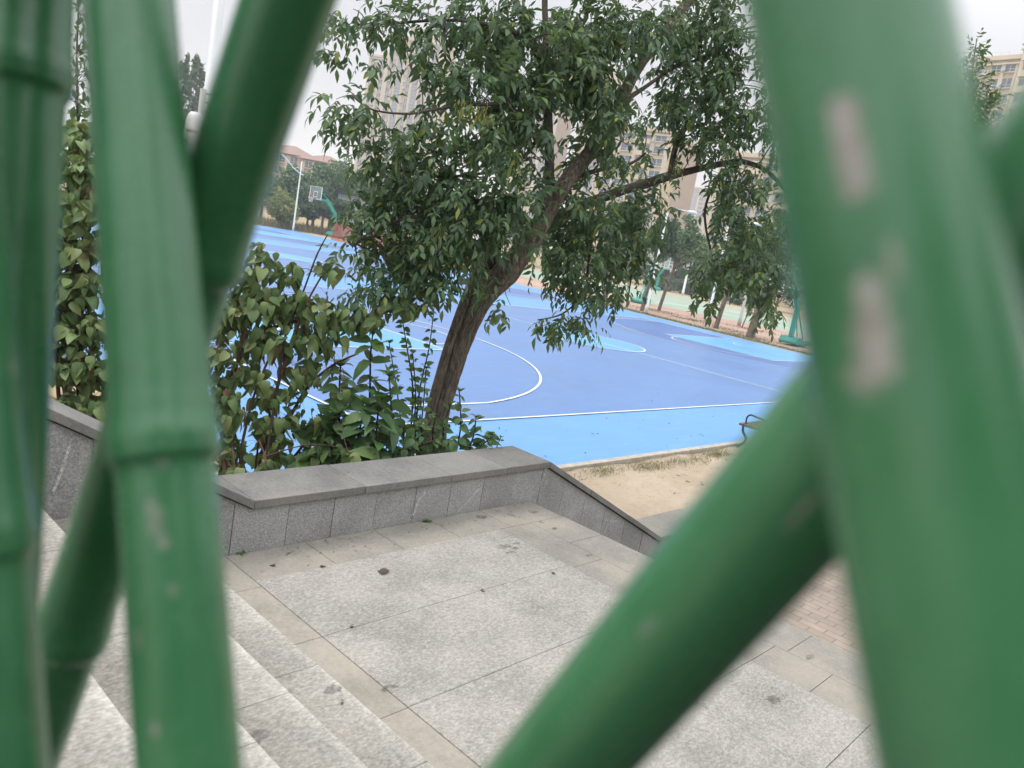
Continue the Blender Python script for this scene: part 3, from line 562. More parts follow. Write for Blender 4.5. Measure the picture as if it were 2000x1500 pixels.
# ------------------------------------------------------------------ shrubs behind the wall
def shrub(name, label, base, stems, blobs, per, L, shape, mat, tmat, group=None, fold=.45, curl=.8, droop=.8, wr=.78, upw=.6, cat='shrub'):
    t = thing(name, label, cat, base, 0, group); tm = MB(); lm = MB(); sk = []
    for s in stems:
        q, r = limb_px(s); q = np.concatenate([[base+(q[0]-base)*a for a in (0, .5)], q]); r = np.concatenate([[r[0]*1.3, r[0]*1.1], r]); tm.tube(q, r, 6); sk.append(q)
    S = np.concatenate(sk); C = fill(blobs, per) if blobs else np.zeros((0, 3)); S2 = [S]
    for b in blobs:
        for k in range(max(2, int(b[2]*b[3]/700))):
            _, qq = twig_to(tm, S, at(b[0]+rng.uniform(-.8, .8)*b[2], b[1]+rng.uniform(-.8, .8)*b[3], b[4]+rng.uniform(-.6, .6)*b[5]), .005, .0013, .07, 5); S2.append(qq[5:])
    SA = np.concatenate(S2)
    # pull each leaf onto the nearest twig, leaving room for its stalk
    for i, c in enumerate(C):
        d = np.linalg.norm(SA-c, axis=1); j = int(np.argmin(d)); v = c-SA[j]; n_ = np.linalg.norm(v)
        if n_ > .09: C[i] = SA[j]+v/n_*(.05+.04*rng.random())+v*.35
        tm.tube([SA[j], (SA[j]+C[i])/2+V(0, 0, .01), C[i]], .0009, 3, False)
    n = len(C); a = rng.uniform(0, 6.28, n); D = np.stack([np.cos(a), np.sin(a), -droop*rng.uniform(.2, 1.6, n)], -1); N = np.stack([rng.normal(0, .5, n), rng.normal(0, .5, n), np.full(n, upw+.5)], -1)+(CAM-C)*.10
    Ls = L*rng.uniform(.6, 1.2, n); leaf_geo(lm, C, D, N, Ls, Ls*wr*rng.uniform(.8, 1.15, n), shape, fold, curl)
    lm.build('foliage', mat, t, True, attr='rnd'); tm.build('stem', tmat, t, True); return t, S
db = 5.25
b1 = V(*aty(505, 930, -3.85)[:2], -.06)
stems = [[(480, 930, 4, db), (450, 800, 3.5, db), (470, 680, 3, db-.1), (500, 570, 2.4, db-.1), (512, 478, 1.6, db-.1)], [(505, 920, 4, db), (530, 800, 3.4, db), (565, 680, 3, db), (600, 590, 2.2, db), (640, 520, 1.4, db)],
 [(430, 770, 4.5, db-.1), (475, 690, 4, db), (520, 645, 3.6, db), (620, 622, 3, db+.1), (680, 640, 2.6, db+.1), (750, 595, 2, db+.15), (845, 562, 1.4, db+.2)],
 [(520, 920, 3.6, db+.1), (585, 780, 3, db+.1), (640, 720, 2.4, db+.1), (700, 690, 1.8, db+.1)], [(455, 930, 4, db-.2), (425, 820, 3, db-.2), (405, 700, 2.4, db-.2)], [(560, 910, 3, db+.1), (610, 850, 2.4, db+.1), (660, 810, 1.6, db+.1)], [(470, 880, 3, db-.15), (500, 760, 2.4, db-.1), (555, 640, 2, db)], [(505, 860, 2, db-.2), (516, 885, 1.6, db-.36), (522, 920, 1.2, db-.42)], [(450, 860, 2, db-.2), (456, 890, 1.6, db-.36), (459, 930, 1.2, db-.42)]]
bl = [(510, 500, 32, 34, db-.1, .15, .8), (560, 530, 45, 26, db, .15, .9), (480, 540, 34, 30, db-.1, .15, .9), (640, 525, 36, 24, db+.05, .15, .7), (500, 595, 70, 38, db-.05, .2, 1.4), (600, 600, 70, 34, db+.05, .2, 1.5), (440, 620, 34, 40, db-.15, .2, 1.2), (700, 620, 60, 22, db+.1, .15, 1.3), (790, 598, 55, 22, db+.15, .12, .9), (835, 570, 26, 12, db+.2, .08, .8), (520, 660, 70, 34, db, .2, 1.3), (620, 660, 55, 34, db+.05, .2, 1.2), (425, 700, 30, 50, db-.2, .2, 1.2), (600, 720, 60, 34, db+.05, .2, .7), (480, 730, 50, 30, db-.1, .2, .7), (540, 770, 55, 30, db, .2, .75), (440, 790, 40, 46, db-.2, .2, 1.2), (520, 830, 60, 36, db-.05, .2, .9), (600, 830, 50, 34, db+.1, .2, .8), (450, 880, 44, 40, db-.15, .2, 1.3), (540, 880, 46, 26, db-.05, .15, .9), (620, 880, 46, 22, db+.05, .15, .9), (522, 912, 13, 20, db-.4, .05, 2.2), (458, 922, 14, 18, db-.4, .05, 2.2), (690, 893, 14, 12, db-.3, .05, 2.), (665, 765, 24, 30, db+.1, .1, .3)]
shrub('olive_shrub', 'sprawling olive green shrub with curled rounded leaves and reddish stems over the wall', b1, stems, bl, 125., .086, 'round', M['shrub'], M['shrubtwig'], wr=.68, curl=1.15)
mt = MB(); q, r = limb_px([(560, 640, 2., db), (590, 575, 1.8, db), (618, 500, 1.6, db), (640, 458, 1., db)]); mt.tube(np.concatenate([[b1, (b1+q[0])/2], q]), np.concatenate([[.01, .008], r]), 6)
tag(mt.build('bare_shoot', M['darktwig'], None, True), 'bare dark shoot sticking up above the olive shrub', 'twig')
# tall column of the same kind of leaves at the left, seen between two posts
db2 = 4.3; b2 = V(*aty(150, 880, -3.75)[:2], -.06)
stems = [[(160, 860, 5, db2), (150, 650, 4.5, db2), (165, 450, 4, db2), (152, 330, 2.4, db2+.1), (158, 262, 1.4, db2+.1)], [(120, 860, 4, db2), (110, 640, 3.5, db2), (130, 420, 2.6, db2), (150, 310, 1.6, db2)], [(200, 860, 4, db2+.1), (215, 680, 3, db2+.1), (200, 520, 2.6, db2+.1), (220, 380, 1.8, db2+.1)], [(170, 700, 3, db2), (250, 560, 2.6, db2+.1), (300, 430, 2, db2+.1)]]
bl = [(150, 800, 60, 44, db2, .2, 1.7), (150, 720, 60, 44, db2, .2, 1.7), (150, 640, 60, 44, db2, .2, 1.8), (150, 560, 60, 44, db2, .2, 1.8), (150, 480, 60, 44, db2, .2, 1.8), (155, 400, 60, 44, db2, .2, 1.7), (160, 330, 60, 40, db2, .2, 1.5), (160, 270, 55, 36, db2+.1, .2, 1.1), (250, 700, 60, 120, db2+.15, .2, 1.), (270, 500, 60, 110, db2+.15, .2, .9), (60, 600, 60, 200, db2, .25, .8)]
shrub('tall_shrub', 'tall olive shrub with folded pale leaves seen in the gap between green posts', b2, stems, bl, 120., .08, 'ovate', M['shrub'], M['shrubtwig'], fold=.6, curl=.6, wr=.72)
db3 = 5.4; b3 = V(*aty(152, 700, -2.4)[:2], -.06)
st3 = [[(150, 400, 3, 6.), (152, 250, 2.4, 6.), (150, 100, 2, 6.), (158, -60, 1.2, 6.)]]
t3 = thing('slender_tree', 'slender dark leaved tree showing against the sky above the tall shrub', 'tree', b3); m = MB(); mt = MB(); q, r = limb_px(st3[0]); mt.tube(np.concatenate([[b3, (b3+q[0])/2], q]), np.concatenate([[.03, .025], r]), 7)
cc = fill([(150, 210, 30, 50, 6., .2, 1.5), (150, 130, 26, 50, 6., .2, 1.), (150, 60, 24, 50, 6., .2, .7), (156, 0, 24, 40, 6., .2, .7), (200, 100, 40, 140, 6.1, .2, .4)], 75.); n = len(cc)
for c in cc[::2]: twig_to(mt, q, c, .004, .001)
leaf_geo(m, cc, rng.normal(0, .6, (n, 3))+V(0, 0, -.6), rng.normal(0, .5, (n, 3))+V(0, 0, 1), .075*rng.uniform(.7, 1.2, n), .034*rng.uniform(.8, 1.2, n), 'lance', .5, .6); m.build('crown', M['ash'], t3, True, attr='rnd'); mt.build('trunk', M['twig'], t3, True)

def paired(name, label, base, stems, L, nodes, mat, tmat, wr=.42, four=False, top=True, cat='sapling', group=None, droop=.25, face=.55):
    t = thing(name, label, cat, base, 0, group); tm = MB(); lm = MB()
    for s in stems:
        q, r = limb_px(s); qq = np.concatenate([[base+(q[0]-base)*a for a in (0, .5)], q]); rr = np.concatenate([[r[0]*1.2, r[0]*1.1], r]); tm.tube(qq, rr, 6)
        P, D, N, LL = [], [], [], []
        for i in range(nodes):
            f = (i+.6)/nodes; k = min(int(f*(len(q)-1)), len(q)-2); p = q[k]; ax = unit(q[k+1]-q[k]); a = i*math.pi/2+rng.uniform(-.4, .4)
            for w in range(2 if not four else 3):
                b = a+w*(math.pi if not four else 2.1)+rng.uniform(-.3, .3); h = V(math.cos(b), math.sin(b), 0); P.append(p+h*.008); D.append(h+ax*.45+V(0, 0, -droop*rng.uniform(-1.2, 4))); N.append(V(0, 0, .75)+unit(CAM-p)*face+rng.normal(0, .55, 3)); LL.append(L*rng.uniform(.7, 1.15)*(1.05-.3*f))
        if top:
            for w in range(5):
                b = w*1.26+rng.uniform(-.3, .3); P.append(q[-1]); D.append(V(math.cos(b), math.sin(b), .9)); N.append(V(0, 0, 1)+rng.normal(0, .2, 3)); LL.append(L*.6)
        LL = np.array(LL); leaf_geo(lm, np.array(P), np.array(D), np.array(N), LL, LL*wr*rng.uniform(.85, 1.15, len(LL)), 'ovate', .3, .45)
    lm.build('foliage', mat, t, True, attr='rnd'); tm.build('stem', tmat, t, True); return t
dg = 5.35; b4 = V(*aty(705, 915, -3.8)[:2], -.06)
paired('broadleaf_sapling', 'bright green broad leaved sapling growing left of the trunk behind the wall', b4,
 [[(665, 900, 2.6, dg), (662, 800, 2.2, dg), (665, 715, 1.6, dg)], [(715, 900, 2.6, dg+.05), (722, 780, 2.2, dg+.05), (724, 690, 1.8, dg+.05), (730, 640, 1.2, dg+.05)], [(770, 900, 2.4, dg), (766, 820, 2, dg), (760, 735, 1.5, dg)], [(640, 910, 2.2, dg-.1), (648, 860, 2, dg-.1), (655, 810, 1.5, dg-.1)], [(690, 905, 2.4, dg-.1), (700, 850, 2, dg-.1), (715, 790, 1.6, dg-.1)], [(745, 900, 2.4, dg-.1), (735, 850, 2, dg-.1), (742, 780, 1.5, dg-.1)], [(600, 905, 2.2, dg-.1), (620, 860, 2, dg-.1), (630, 835, 1.5, dg-.1)]], .20, 9, M['broad'], M['darktwig'], .46, True)
b5 = V(*aty(806, 900, -3.7)[:2], -.06); dh = 5.6
paired('thin_sapling', 'thin upright sapling with small round leaves against the blue court', b5,
 [[(800, 880, 2., dh), (806, 760, 1.7, dh), (795, 680, 1.3, dh), (785, 620, .9, dh)], [(808, 880, 2., dh), (820, 760, 1.6, dh), (838, 680, 1.2, dh), (848, 600, .8, dh)], [(804, 860, 1.6, dh), (812, 780, 1.3, dh), (806, 690, 1., dh)], [(790, 880, 1.6, dh), (775, 760, 1.2, dh), (760, 670, .8, dh)], [(815, 880, 1.6, dh), (826, 800, 1.3, dh), (832, 720, 1, dh)]], .068, 17, M['fresh'], M['darktwig'], .62, face=1.6)
b6 = V(*aty(905, 900, -3.75)[:2], -.06); dk = 5.55
paired('trunk_sucker', 'leafy green suckers crowding the base of the leaning trunk', b6,
 [[(870, 890, 2, dk), (866, 840, 1.8, dk), (880, 790, 1.2, dk)], [(890, 885, 2, dk), (900, 830, 1.6, dk), (897, 765, 1.2, dk)], [(915, 880, 2, dk), (925, 850, 1.6, dk), (930, 815, 1.2, dk)], [(850, 890, 2, dk), (845, 850, 1.6, dk), (850, 815, 1.2, dk)], [(930, 880, 1.6, dk), (950, 862, 1.3, dk), (958, 850, 1, dk)], [(820, 895, 2, dk-.1), (825, 860, 1.6, dk-.1), (822, 830, 1.2, dk-.1)]], .092, 7, M['broad'], M['darktwig'], .55, True)
paired('seedling', 'tiny seedling standing alone past the right end of the bushes', V(*aty(972, 880, -3.95)[:2], -.06), [[(968, 885, 1.2, dk), (972, 868, 1., dk), (978, 855, .8, dk)]], .05, 3, M['fresh'], M['darktwig'], .5)
# low leaf litter bush mass behind the coping
b7 = V(*aty(690, 935, -3.9)[:2], -.06); dm = 5.25
shrub('low_bush', 'low leafy bush edging the back of the wall coping under the saplings', b7, [[(600, 920, 2.4, dm), (640, 890, 2, dm), (680, 870, 1.4, dm)], [(760, 905, 2.4, dm+.1), (800, 880, 2, dm+.1), (850, 860, 1.4, dm+.1)], [(700, 915, 2.4, dm), (720, 880, 2, dm), (740, 860, 1.4, dm)]],
 [(640, 880, 50, 26, dm, .12, 1.3), (720, 880, 50, 26, dm+.05, .12, 1.4), (800, 868, 50, 26, dm+.15, .12, 1.5), (870, 862, 36, 20, dm+.2, .12, 1.2), (690, 850, 60, 20, dm+.1, .15, .8), (790, 835, 40, 20, dm+.2, .12, .8)], 70., .085, 'ovate', M['broad'], M['darktwig'], curl=.5, wr=.6)

# weeds and fallen leaves on the landing
def weed(x, y, n, lab):
    c = atz(x, y, ZL+.002); mb = MB(); a = rng.uniform(0, 6.28, n)
    leaf_geo(mb, np.tile(c, (n, 1))+rng.normal(0, .006, (n, 3))*V(1, 1, 0), np.stack([np.cos(a), np.sin(a), rng.uniform(.15, .9, n)], -1), np.tile(V(0, 0, 1.), (n, 1))+rng.normal(0, .2, (n, 3)), rng.uniform(.02, .055, n), rng.uniform(.008, .014, n), 'lance', .3, .7)
    tag(mb.build('weed', M['fresh'], None, True, attr='rnd'), lab, 'weed', 'weeds in the foot of the wall')
weed(470, 1079, 14, 'small green weed in the left foot of the wall'); weed(836, 1019, 16, 'flat green weed at the middle of the wall foot')
def fallen(x, y, z, L, rz, lab, s=.45):
    c = atz(x, y, z+.004); mb = MB(); a = rz
    leaf_geo(mb, np.array([c, c+V(.01, .008, .003)]), np.array([[math.cos(a), math.sin(a), .12], [math.cos(a+.8), math.sin(a+.8), .18]]), np.array([[.1, .2, 1.], [-.2, .1, 1.]]), np.array([L, L*.6]), np.array([L*s, L*.3]), 'ovate', .35, .5)
    return tag(mb.build('fallen_leaf', M['dead'], None, True, attr='rnd'), lab, 'leaf', 'fallen leaves on the stairs')
fallen(745, 1122, ZL, .09, .5, 'large dark curled leaf lying alone on the rough slabs of the landing')
fallen(537, 1106, ZL, .035, 1.9, 'small pale brown leaf near the left foot of the wall')
fallen(626, 1108, ZL, .04, .2, 'crumpled brown leaf on the inner edge of the border slabs')
fallen(943, 1156, ZL, .035, .7, 'little pointed leaf on the slab joint in mid landing')
fallen(690, 1225, ZL, .028, 2.2, 'tiny brown leaf at the left end of the slab joint')
fallen(1083, 1122, ZL, .035, 1.2, 'brown leaf scrap on the right side of the rough slabs')
fallen(668, 1375, ZL+RS, .02, 1., 'dark leaf crumb on the lowest tread of the upper flight')
fallen(1180, 920, -.05, .06, .2, 'dry leaf on the bare earth beyond the wall'); 
mb = MB(); n = 90; P_ = np.stack([rng.uniform(-15.5, -3, n), -1.85+np.abs(rng.normal(0, 1.6, n)), np.full(n, .018)], -1); leaf_geo(mb, P_, rng.normal(0, 1, (n, 3))*V(1, 1, .05), np.tile(V(0, 0, 1.), (n, 1)), rng.uniform(.03, .08, n), rng.uniform(.012, .026, n), 'lance', .2, .5)
tag(mb.build('leaf_litter', M['dead'], None, True, attr='rnd'), 'dry leaves blown over the near edge of the blue court', 'leaf litter', kind='stuff')
mb = MB(); n = 70; P_ = np.stack([rng.uniform(-18.4, -16.5, n), YF-np.abs(rng.normal(0, .10, n))-.01, np.full(n, ZL+.004)], -1); leaf_geo(mb, P_, rng.normal(0, 1, (n, 3))*V(1, 1, .1), np.tile(V(0, 0, 1.), (n, 1)), rng.uniform(.006, .022, n), rng.uniform(.003, .009, n), 'ovate', .2, .5)
tag(mb.build('litter', M['dead'], None, True, attr='rnd'), 'crumbs of dry leaf gathered along the foot of the wall', 'litter', kind='stuff')
mb = MB()
for _ in range(260):
    x, y = rng.uniform(-15.5, -6.), rng.uniform(-3.9, -2.1); s = rng.uniform(.006, .02) if rng.random() < .85 else .03
    mb.add(np.array([x, y, -.048])+rng.normal(0, s, (6, 3))*V(1, 1, .5), [(0, 1, 2), (1, 3, 2), (2, 3, 4), (0, 2, 5), (3, 4, 5)])
tag(mb.build('gravel', M['concrete']), 'scattered stones and crumbs on the bare earth by the kerb', 'gravel', kind='stuff')
# ------------------------------------------------------------------ the green bamboo-shaped fence right in front of the lens
PR = .016
fence = thing('bamboo_fence', 'green enamelled steel fence of crossing bamboo shaped posts close to the viewer', 'fence', CAM+FW*.2+V(0, 0, -1.5))
def post(lab, a, b, ext0, ext1, nodes, chips=(), pr=PR):
    """a, b: (x, y, depth) of two points on the axis; nodes: positions along a..b of the bamboo knots"""
    A, B = at(*a), at(*b); ax = B-A; Lab = np.linalg.norm(ax); ax /= Lab
    s0, s1 = -ext0, Lab+ext1; ss = np.arange(s0, s1, .0012); nd = [k*Lab for k in nodes]
    rr = np.full(len(ss), pr)
    for k in nd:
        u = ss-k; sg_ = lambda x, w: 1/(1+np.exp(-np.clip(x/w, -60, 60)))
        rr *= 1+.03*np.exp(-(np.minimum(u+.008, 0)/.02)**2)*sg_(-(u+.008), .0012)+(.095+.03*np.exp(-((u-.001)/.005)**2))*sg_(u+.008, .0026)*sg_(.008-u, .0013)-.045*sg_(u-.008, .0009)*np.exp(-np.maximum(u-.008, 0)/.16)
    P = A+ax*ss[:, None]; m = MB(); n = 72; m.tube(P, rr, n)
    vs = m.v[-1]; w = np.zeros(len(vs))
    for (cx, cy, d, la, lb, st_) in chips:
        k_ = ray(cx, cy); o_ = CAM-A; kp = k_-ax*(k_@ax); op = o_-ax*(o_@ax); qa, qb, qc = kp@kp, 2*(kp@op), op@op-pr*pr
        d = (-qb-math.sqrt(max(0., qb*qb-4*qa*qc)))/(2*qa); c = CAM+k_*d; q = vs-c; t = q@ax; o = np.linalg.norm(q-t[:, None]*ax, axis=1)
        bi = np.cross(ax, V(0, 0, 1)); bi /= np.linalg.norm(bi); s_ = q@bi
        wob = .5*np.sin(t*900+1+s_*700)+.35*np.sin(t*2300+s_*1900)+.3*np.sin(s_*3100-t*1500); s2 = o+np.sign(s_)*t*.12
        w = np.maximum(w, st_*np.clip(3.*(1.25-np.sqrt((t/la)**2+(s2/lb)**2)-wob*.32), 0, 1))
    rc = np.random.default_rng(int(abs(a[0])*7+b[0]))
    for _ in range(26):
        c = vs[rc.integers(len(vs))]; q = vs-c; t = q@ax; o = np.linalg.norm(q-t[:, None]*ax, axis=1); w = np.maximum(w, rc.uniform(.25, .7)*np.clip(2.5*(1.1-np.sqrt((t/rc.uniform(.0015, .006))**2+(o/rc.uniform(.0008, .002))**2)), 0, 1))
    m.a[-1] = w
    o = m.build('post', M['pole'], fence, True, attr='wear_shade'); o['label'] = lab
    for k in nd:
        mm = MB(); c = A+ax*(k+.0055); mm.tube([c-ax*.004, c-ax*.002, c, c+ax*.002, c+ax*.0035], [pr*1.06, pr*1.10, pr*1.105, pr*1.085, pr*1.0], 56, False)
        mm.build('knot', M['pole'], o, True, attr='wear_shade')
    return o
post('bright upright post, second from the left', (252, 0, .285), (371, 1500, .245), .5, .6, [.605], [(300, 1010, .232, .006, .0022, .45), (316, 885, .232, .004, .002, .35)])
post('bright post cut off by the left border', (-132, 0, .25), (-20, 1500, .235), .5, .6, [.705])
post('dark upright post behind the left border post', (56, 0, .31), (-20, 1230, .30), .5, .6, [.115])
post('dark slanting post behind the bright upright post', (563, 0, .285), (137, 1240, .375), .4, .6, [.335, .985])
post('widest post, leaning at the right, with two bare worn patches', (1646, 0, .130), (1937, 1500, .113), .5, .5, [-.35, 1.4], [(1648, 235, .112, .0046, .0020, .95), (1664, 320, .112, .0042, .0022, .85), (1700, 590, .106, .0046, .0021, .8), (1704, 670, .106, .0045, .0027, .85), (1688, 735, .106, .0024, .0030, .7)])
post('slanting post rising to the right behind the widest post', (1100, 1484, .214), (1560, 952, .170), .6, .10, [-.4])
m = MB(); fb = CAM+FW*.25
for z in (1.22, 1.05): m.box(CAM[0]-2.2, CAM[0]+2.6, -7.42, -7.39, z-.02, z+.02)
m.build('bottom_rail', M['pole'], fence)

# ------------------------------------------------------------------ basketball stands
def hoop_stand(label, loc, rz, group='basketball stands round the courts', sc=1.):
    """hoop points along +x; the base lies behind the post"""
    t = thing('basketball_stand', label, 'basketball hoop', loc, rz, group); L = dict(parent=t, local=True)
    m = MB(); m.prism_y([(-2.1, .04), (.32, .04), (.36, .16), (.20, .40), (-.25, .46), (-.5, .30), (-1.95, .30), (-2.1, .22)], -.5, .5); m.build('base', M['tealdark'], bevel=.05, **L)
    for x in (-1.9, .15):
        for y in (-.42, .42): MB().tube([(x, y-.03, .04), (x, y+.03, .04)], .05, 10).build('caster', M['darkgrey'], **L)
    m = MB(); m.box(-.13, .13, -.11, .11, .44, 2.05); m.build('post', M['teal'], bevel=.02, **L)
    m = MB(); m.prism_y([(-.16, 1.95), (.14, 1.9), (1.0, 2.78), (1.0, 3.02), (.82, 3.05)], -.1, .1); m.build('slanted_arm', M['teal'], bevel=.015, **L)
    m = MB(); m.box(.9, 2.12, -.09, .09, 2.86, 3.02); m.build('upper_arm', M['teal'], bevel=.015, **L)
    for p_, r_ in (([(-.1, 0, 1.9), (-1.7, 0, .3)], .035), ([(-.9, 0, .30), (-.1, 0, 1.5)], .03), ([(.85, 0, 3.05), (2.1, .0, 3.80)], .03)): MB().tube(p_, r_, 8).build('stay_rod', M['teal'], **L)
    m = MB(); m.box(2.155, 2.17, -.87, .87, 2.93, 3.92); m.build('backboard', M['glass'], **L)
    m = MB()
    for y in (-.9, .87): m.box(2.14, 2.19, y, y+.03, 2.9, 3.95)
    for z in (2.9, 3.92): m.box(2.14, 2.19, -.87, .87, z, z+.03)
    for y in (-.31, .26): m.box(2.171, 2.18, y, y+.05, 3.10, 3.50)
    for z in (3.06, 3.5): m.box(2.171, 2.18, -.31, .31, z, z+.05)
    m.build('backboard_frame', M['signwhite'], **L)
    m = MB(); th = np.linspace(0, 2*math.pi, 25); m.tube(np.stack([2.56+.23*np.cos(th), .23*np.sin(th), 0*th+3.05], -1), .018, 8, False); m.box(2.18, 2.34, -.1, .1, 3.0, 3.06); m.build('rim', M['orange'], **L)
    m = MB()
    for k in range(12):
        a, b, c = k*.5236, k*.5236+.26, k*.5236+.52
        p = lambda r, an, z: (2.56+r*math.cos(an), r*math.sin(an), z)
        m.tube([p(.23, a, 3.05), p(.19, b, 2.88), p(.15, c, 2.74), p(.13, b, 2.6)], .009, 4); m.tube([p(.23, c, 3.05), p(.19, b, 2.88), p(.15, a, 2.74), p(.13, b, 2.6)], .009, 4)
    m.build('net', M['net'], **L)
    t.scale = (sc,)*3; return t
s1 = atz(648, 462, 0.)
hs = hoop_stand('teal basketball stand at the far end of the courts before the red fence', (s1[0], s1[1], 0), math.pi, sc=1.12)
s3 = atz(1541, 672, 0.); dup(hs, (s3[0], s3[1], 0), math.pi, 'teal basketball stand beside the widest green post at the end of the near court', 1.)
s4 = atz(1281, 567, -.05); dup(hs, (s4[0], s4[1], -.05), math.atan2(-.90, -.43), 'small teal basketball stand far off on the worn red and green court', 1.)
s5 = atz(1256, 592, -.05); dup(hs, (s5[0], s5[1], -.05), .35, 'teal basketball stand on the pink path, mostly hidden by hanging leaves', 1.)

# ------------------------------------------------------------------ poles and lamps
def lamp_pole(name, label, cat, loc, h, r0, r1, mat, group=None):
    t = thing(name, label, cat, loc, 0, group); m = MB(); x, y, z = loc
    m.tube([(x, y, z), (x, y, z+.5), (x, y, z+.52), (x, y, z+h)], [r0*1.25, r0*1.25, r0, r1], 14); m.build('pole', mat, t, True); return t
c0 = heading(406, 210)[0]*9.4; cx, cy = CAM[0]+c0[0], CAM[1]+c0[1]
zc = CAM[2]+heading(395, 255)[1]*9.4
cp = lamp_pole('camera_pole', 'tall pale steel pole carrying a dome camera at the court corner', 'pole', (cx, cy, 0), 7.5, .062, .052, M['steelwhite'])
for k in (0, .09, .18, .27): MB().tube([(cx, cy, zc+.10+k), (cx, cy, zc+.112+k)], .0605, 16, False).build('clamp_band', M['darkgrey'], cp)
side = V(-.905, .425, 0)*.85+V(-.42, -.9, 0)*.5; side /= np.linalg.norm(side)
ca = V(cx, cy, zc)+side*.13
dc = thing('dome_camera', 'white dome camera strapped to the pale steel pole', 'camera', ca)
m = MB(); m.tube([V(cx, cy, zc+.42)+side*.07, V(cx, cy, zc+.05)+side*.07], .035, 8); m.build('bracket', M['camwhite'], dc)
m = MB(); m.lathe([(.012, .17), (.05, .165), (.075, .13), (.088, .08), (.092, 0), (.092, -.03), (.08, -.032)], ca, 24); m.build('housing', M['camwhite'], dc, True)
m = MB(); m.lathe([(.074, -.03), (.076, -.07), (.066, -.115), (.042, -.145), (.01, -.155)], ca, 24); m.build('lens_ball', M['grey'], dc, True)
MB().box(ca[0]-.10, ca[0]-.075, ca[1]-.02, ca[1]+.02, ca[2]-.12, ca[2]-.03).build('yoke', M['camwhite'], dc); m = MB(); m.box(ca[0]+.075, ca[0]+.10, ca[1]-.02, ca[1]+.02, ca[2]-.12, ca[2]-.03); m.build('yoke', M['camwhite'], dc)

lb = atz(572, 452, -.05); ls = 6.2
sl = lamp_pole('street_lamp', 'white street lamp with a sweeping curved arm at the end of the blue courts', 'street lamp', lb, 6.4, .075, .05, M['steelwhite'])
rt = V(RT[0], RT[1], 0); rt /= np.linalg.norm(rt)
def lp(u, h): return lb+rt*u+V(0, 0, h)
q, r = smooth_path([lp(.32, 5.2), lp(-.05, 5.30), lp(-.6, 5.62), lp(-1.0, 5.98), lp(-1.6, 6.5)], [.05, .05, .045, .045, .05]); m = MB(); m.tube(q, r, 8); m.build('lamp_arm', M['steelwhite'], sl, True)
m = MB(); q, r = smooth_path([lp(0, 5.72), lp(-.3, 5.76), lp(-.62, 5.64)], [.03]*3); m.tube(q, r, 6); q, r = smooth_path([lp(-.03, 5.62), lp(-.22, 5.58), lp(-.34, 5.45)], [.025]*3); m.tube(q, r, 6); m.build('brace', M['steelwhite'], sl, True)
m = MB(); e0, e1 = lp(-1.5, 6.42), lp(-1.95, 6.72); m.tube([e0, (e0+e1)/2, e1], [.05, .08, .03], 8); m.build('lamp_head', M['signwhite'], sl, True)
for (x, y, h, r_, lab) in ((1262, 611, 6., .08, 'tall white lamp post on the verge before the teal stand'), (1378, 643, 5.6, .08, 'white lamp post on the verge with leaves hanging across it'), (1424, 594, 5.5, .09, 'distant white lamp post on the old court, its foot beside the far hedge')):
    b = atz(x, y, -.06); t = lamp_pole('lamp_post', lab, 'street lamp', b, h, r_, r_*.7, M['steelwhite'], 'white lamp posts beyond the court')
    m = MB(); q, r = smooth_path([b+V(0, 0, h-.1), b+rt*.5+V(0, 0, h+.25), b+rt*1.2+V(0, 0, h+.3)], [.05, .045, .04]); m.tube(q, r, 8); m.build('lamp_arm', M['steelwhite'], t, True)
    m = MB(); m.tube([b+rt*1.15+V(0, 0, h+.3), b+rt*1.5+V(0, 0, h+.3), b+rt*1.8+V(0, 0, h+.27)], [.06, .12, .04], 8); m.build('lamp_head', M['signwhite'], t, True)
b = atz(1333, 576, -.05); t = lamp_pole('floodlight_post', 'short white post with two floodlights beside the far court', 'floodlight', b, 3.7, .16, .12, M['steelwhite'])
for s in (-1, 1):
    c = b+rt*.42*s+V(0, 0, 3.9+.2*s); m = MB(); d = V(*heading(1333, 530)[0], 0); m.tube([c-d*.22, c+d*.1, c+d*.25], [.36, .3, .16], 12); m.build('floodlight_head', M['grey'], t, True)
m = MB(); m.tube([b+V(0, 0, 3.4), b+V(0, 0, 4.3)], .06, 8); m.tube([b-rt*.5+V(0, 0, 3.7), b+rt*.5+V(0, 0, 4.1)], .05, 8); m.build('bracket', M['steelwhite'], t)
b = atz(1443, 636, -.05); t = lamp_pole('sign_post', 'thin bare grey post standing between the two trees on the path', 'post', b, 2.6, .10, .09, M['grey']); m = MB(); m.tube([b+V(0, 0, 2.6), b+V(0, 0, 2.66)], .12, 10); m.build('post_cap', M['grey'], t)

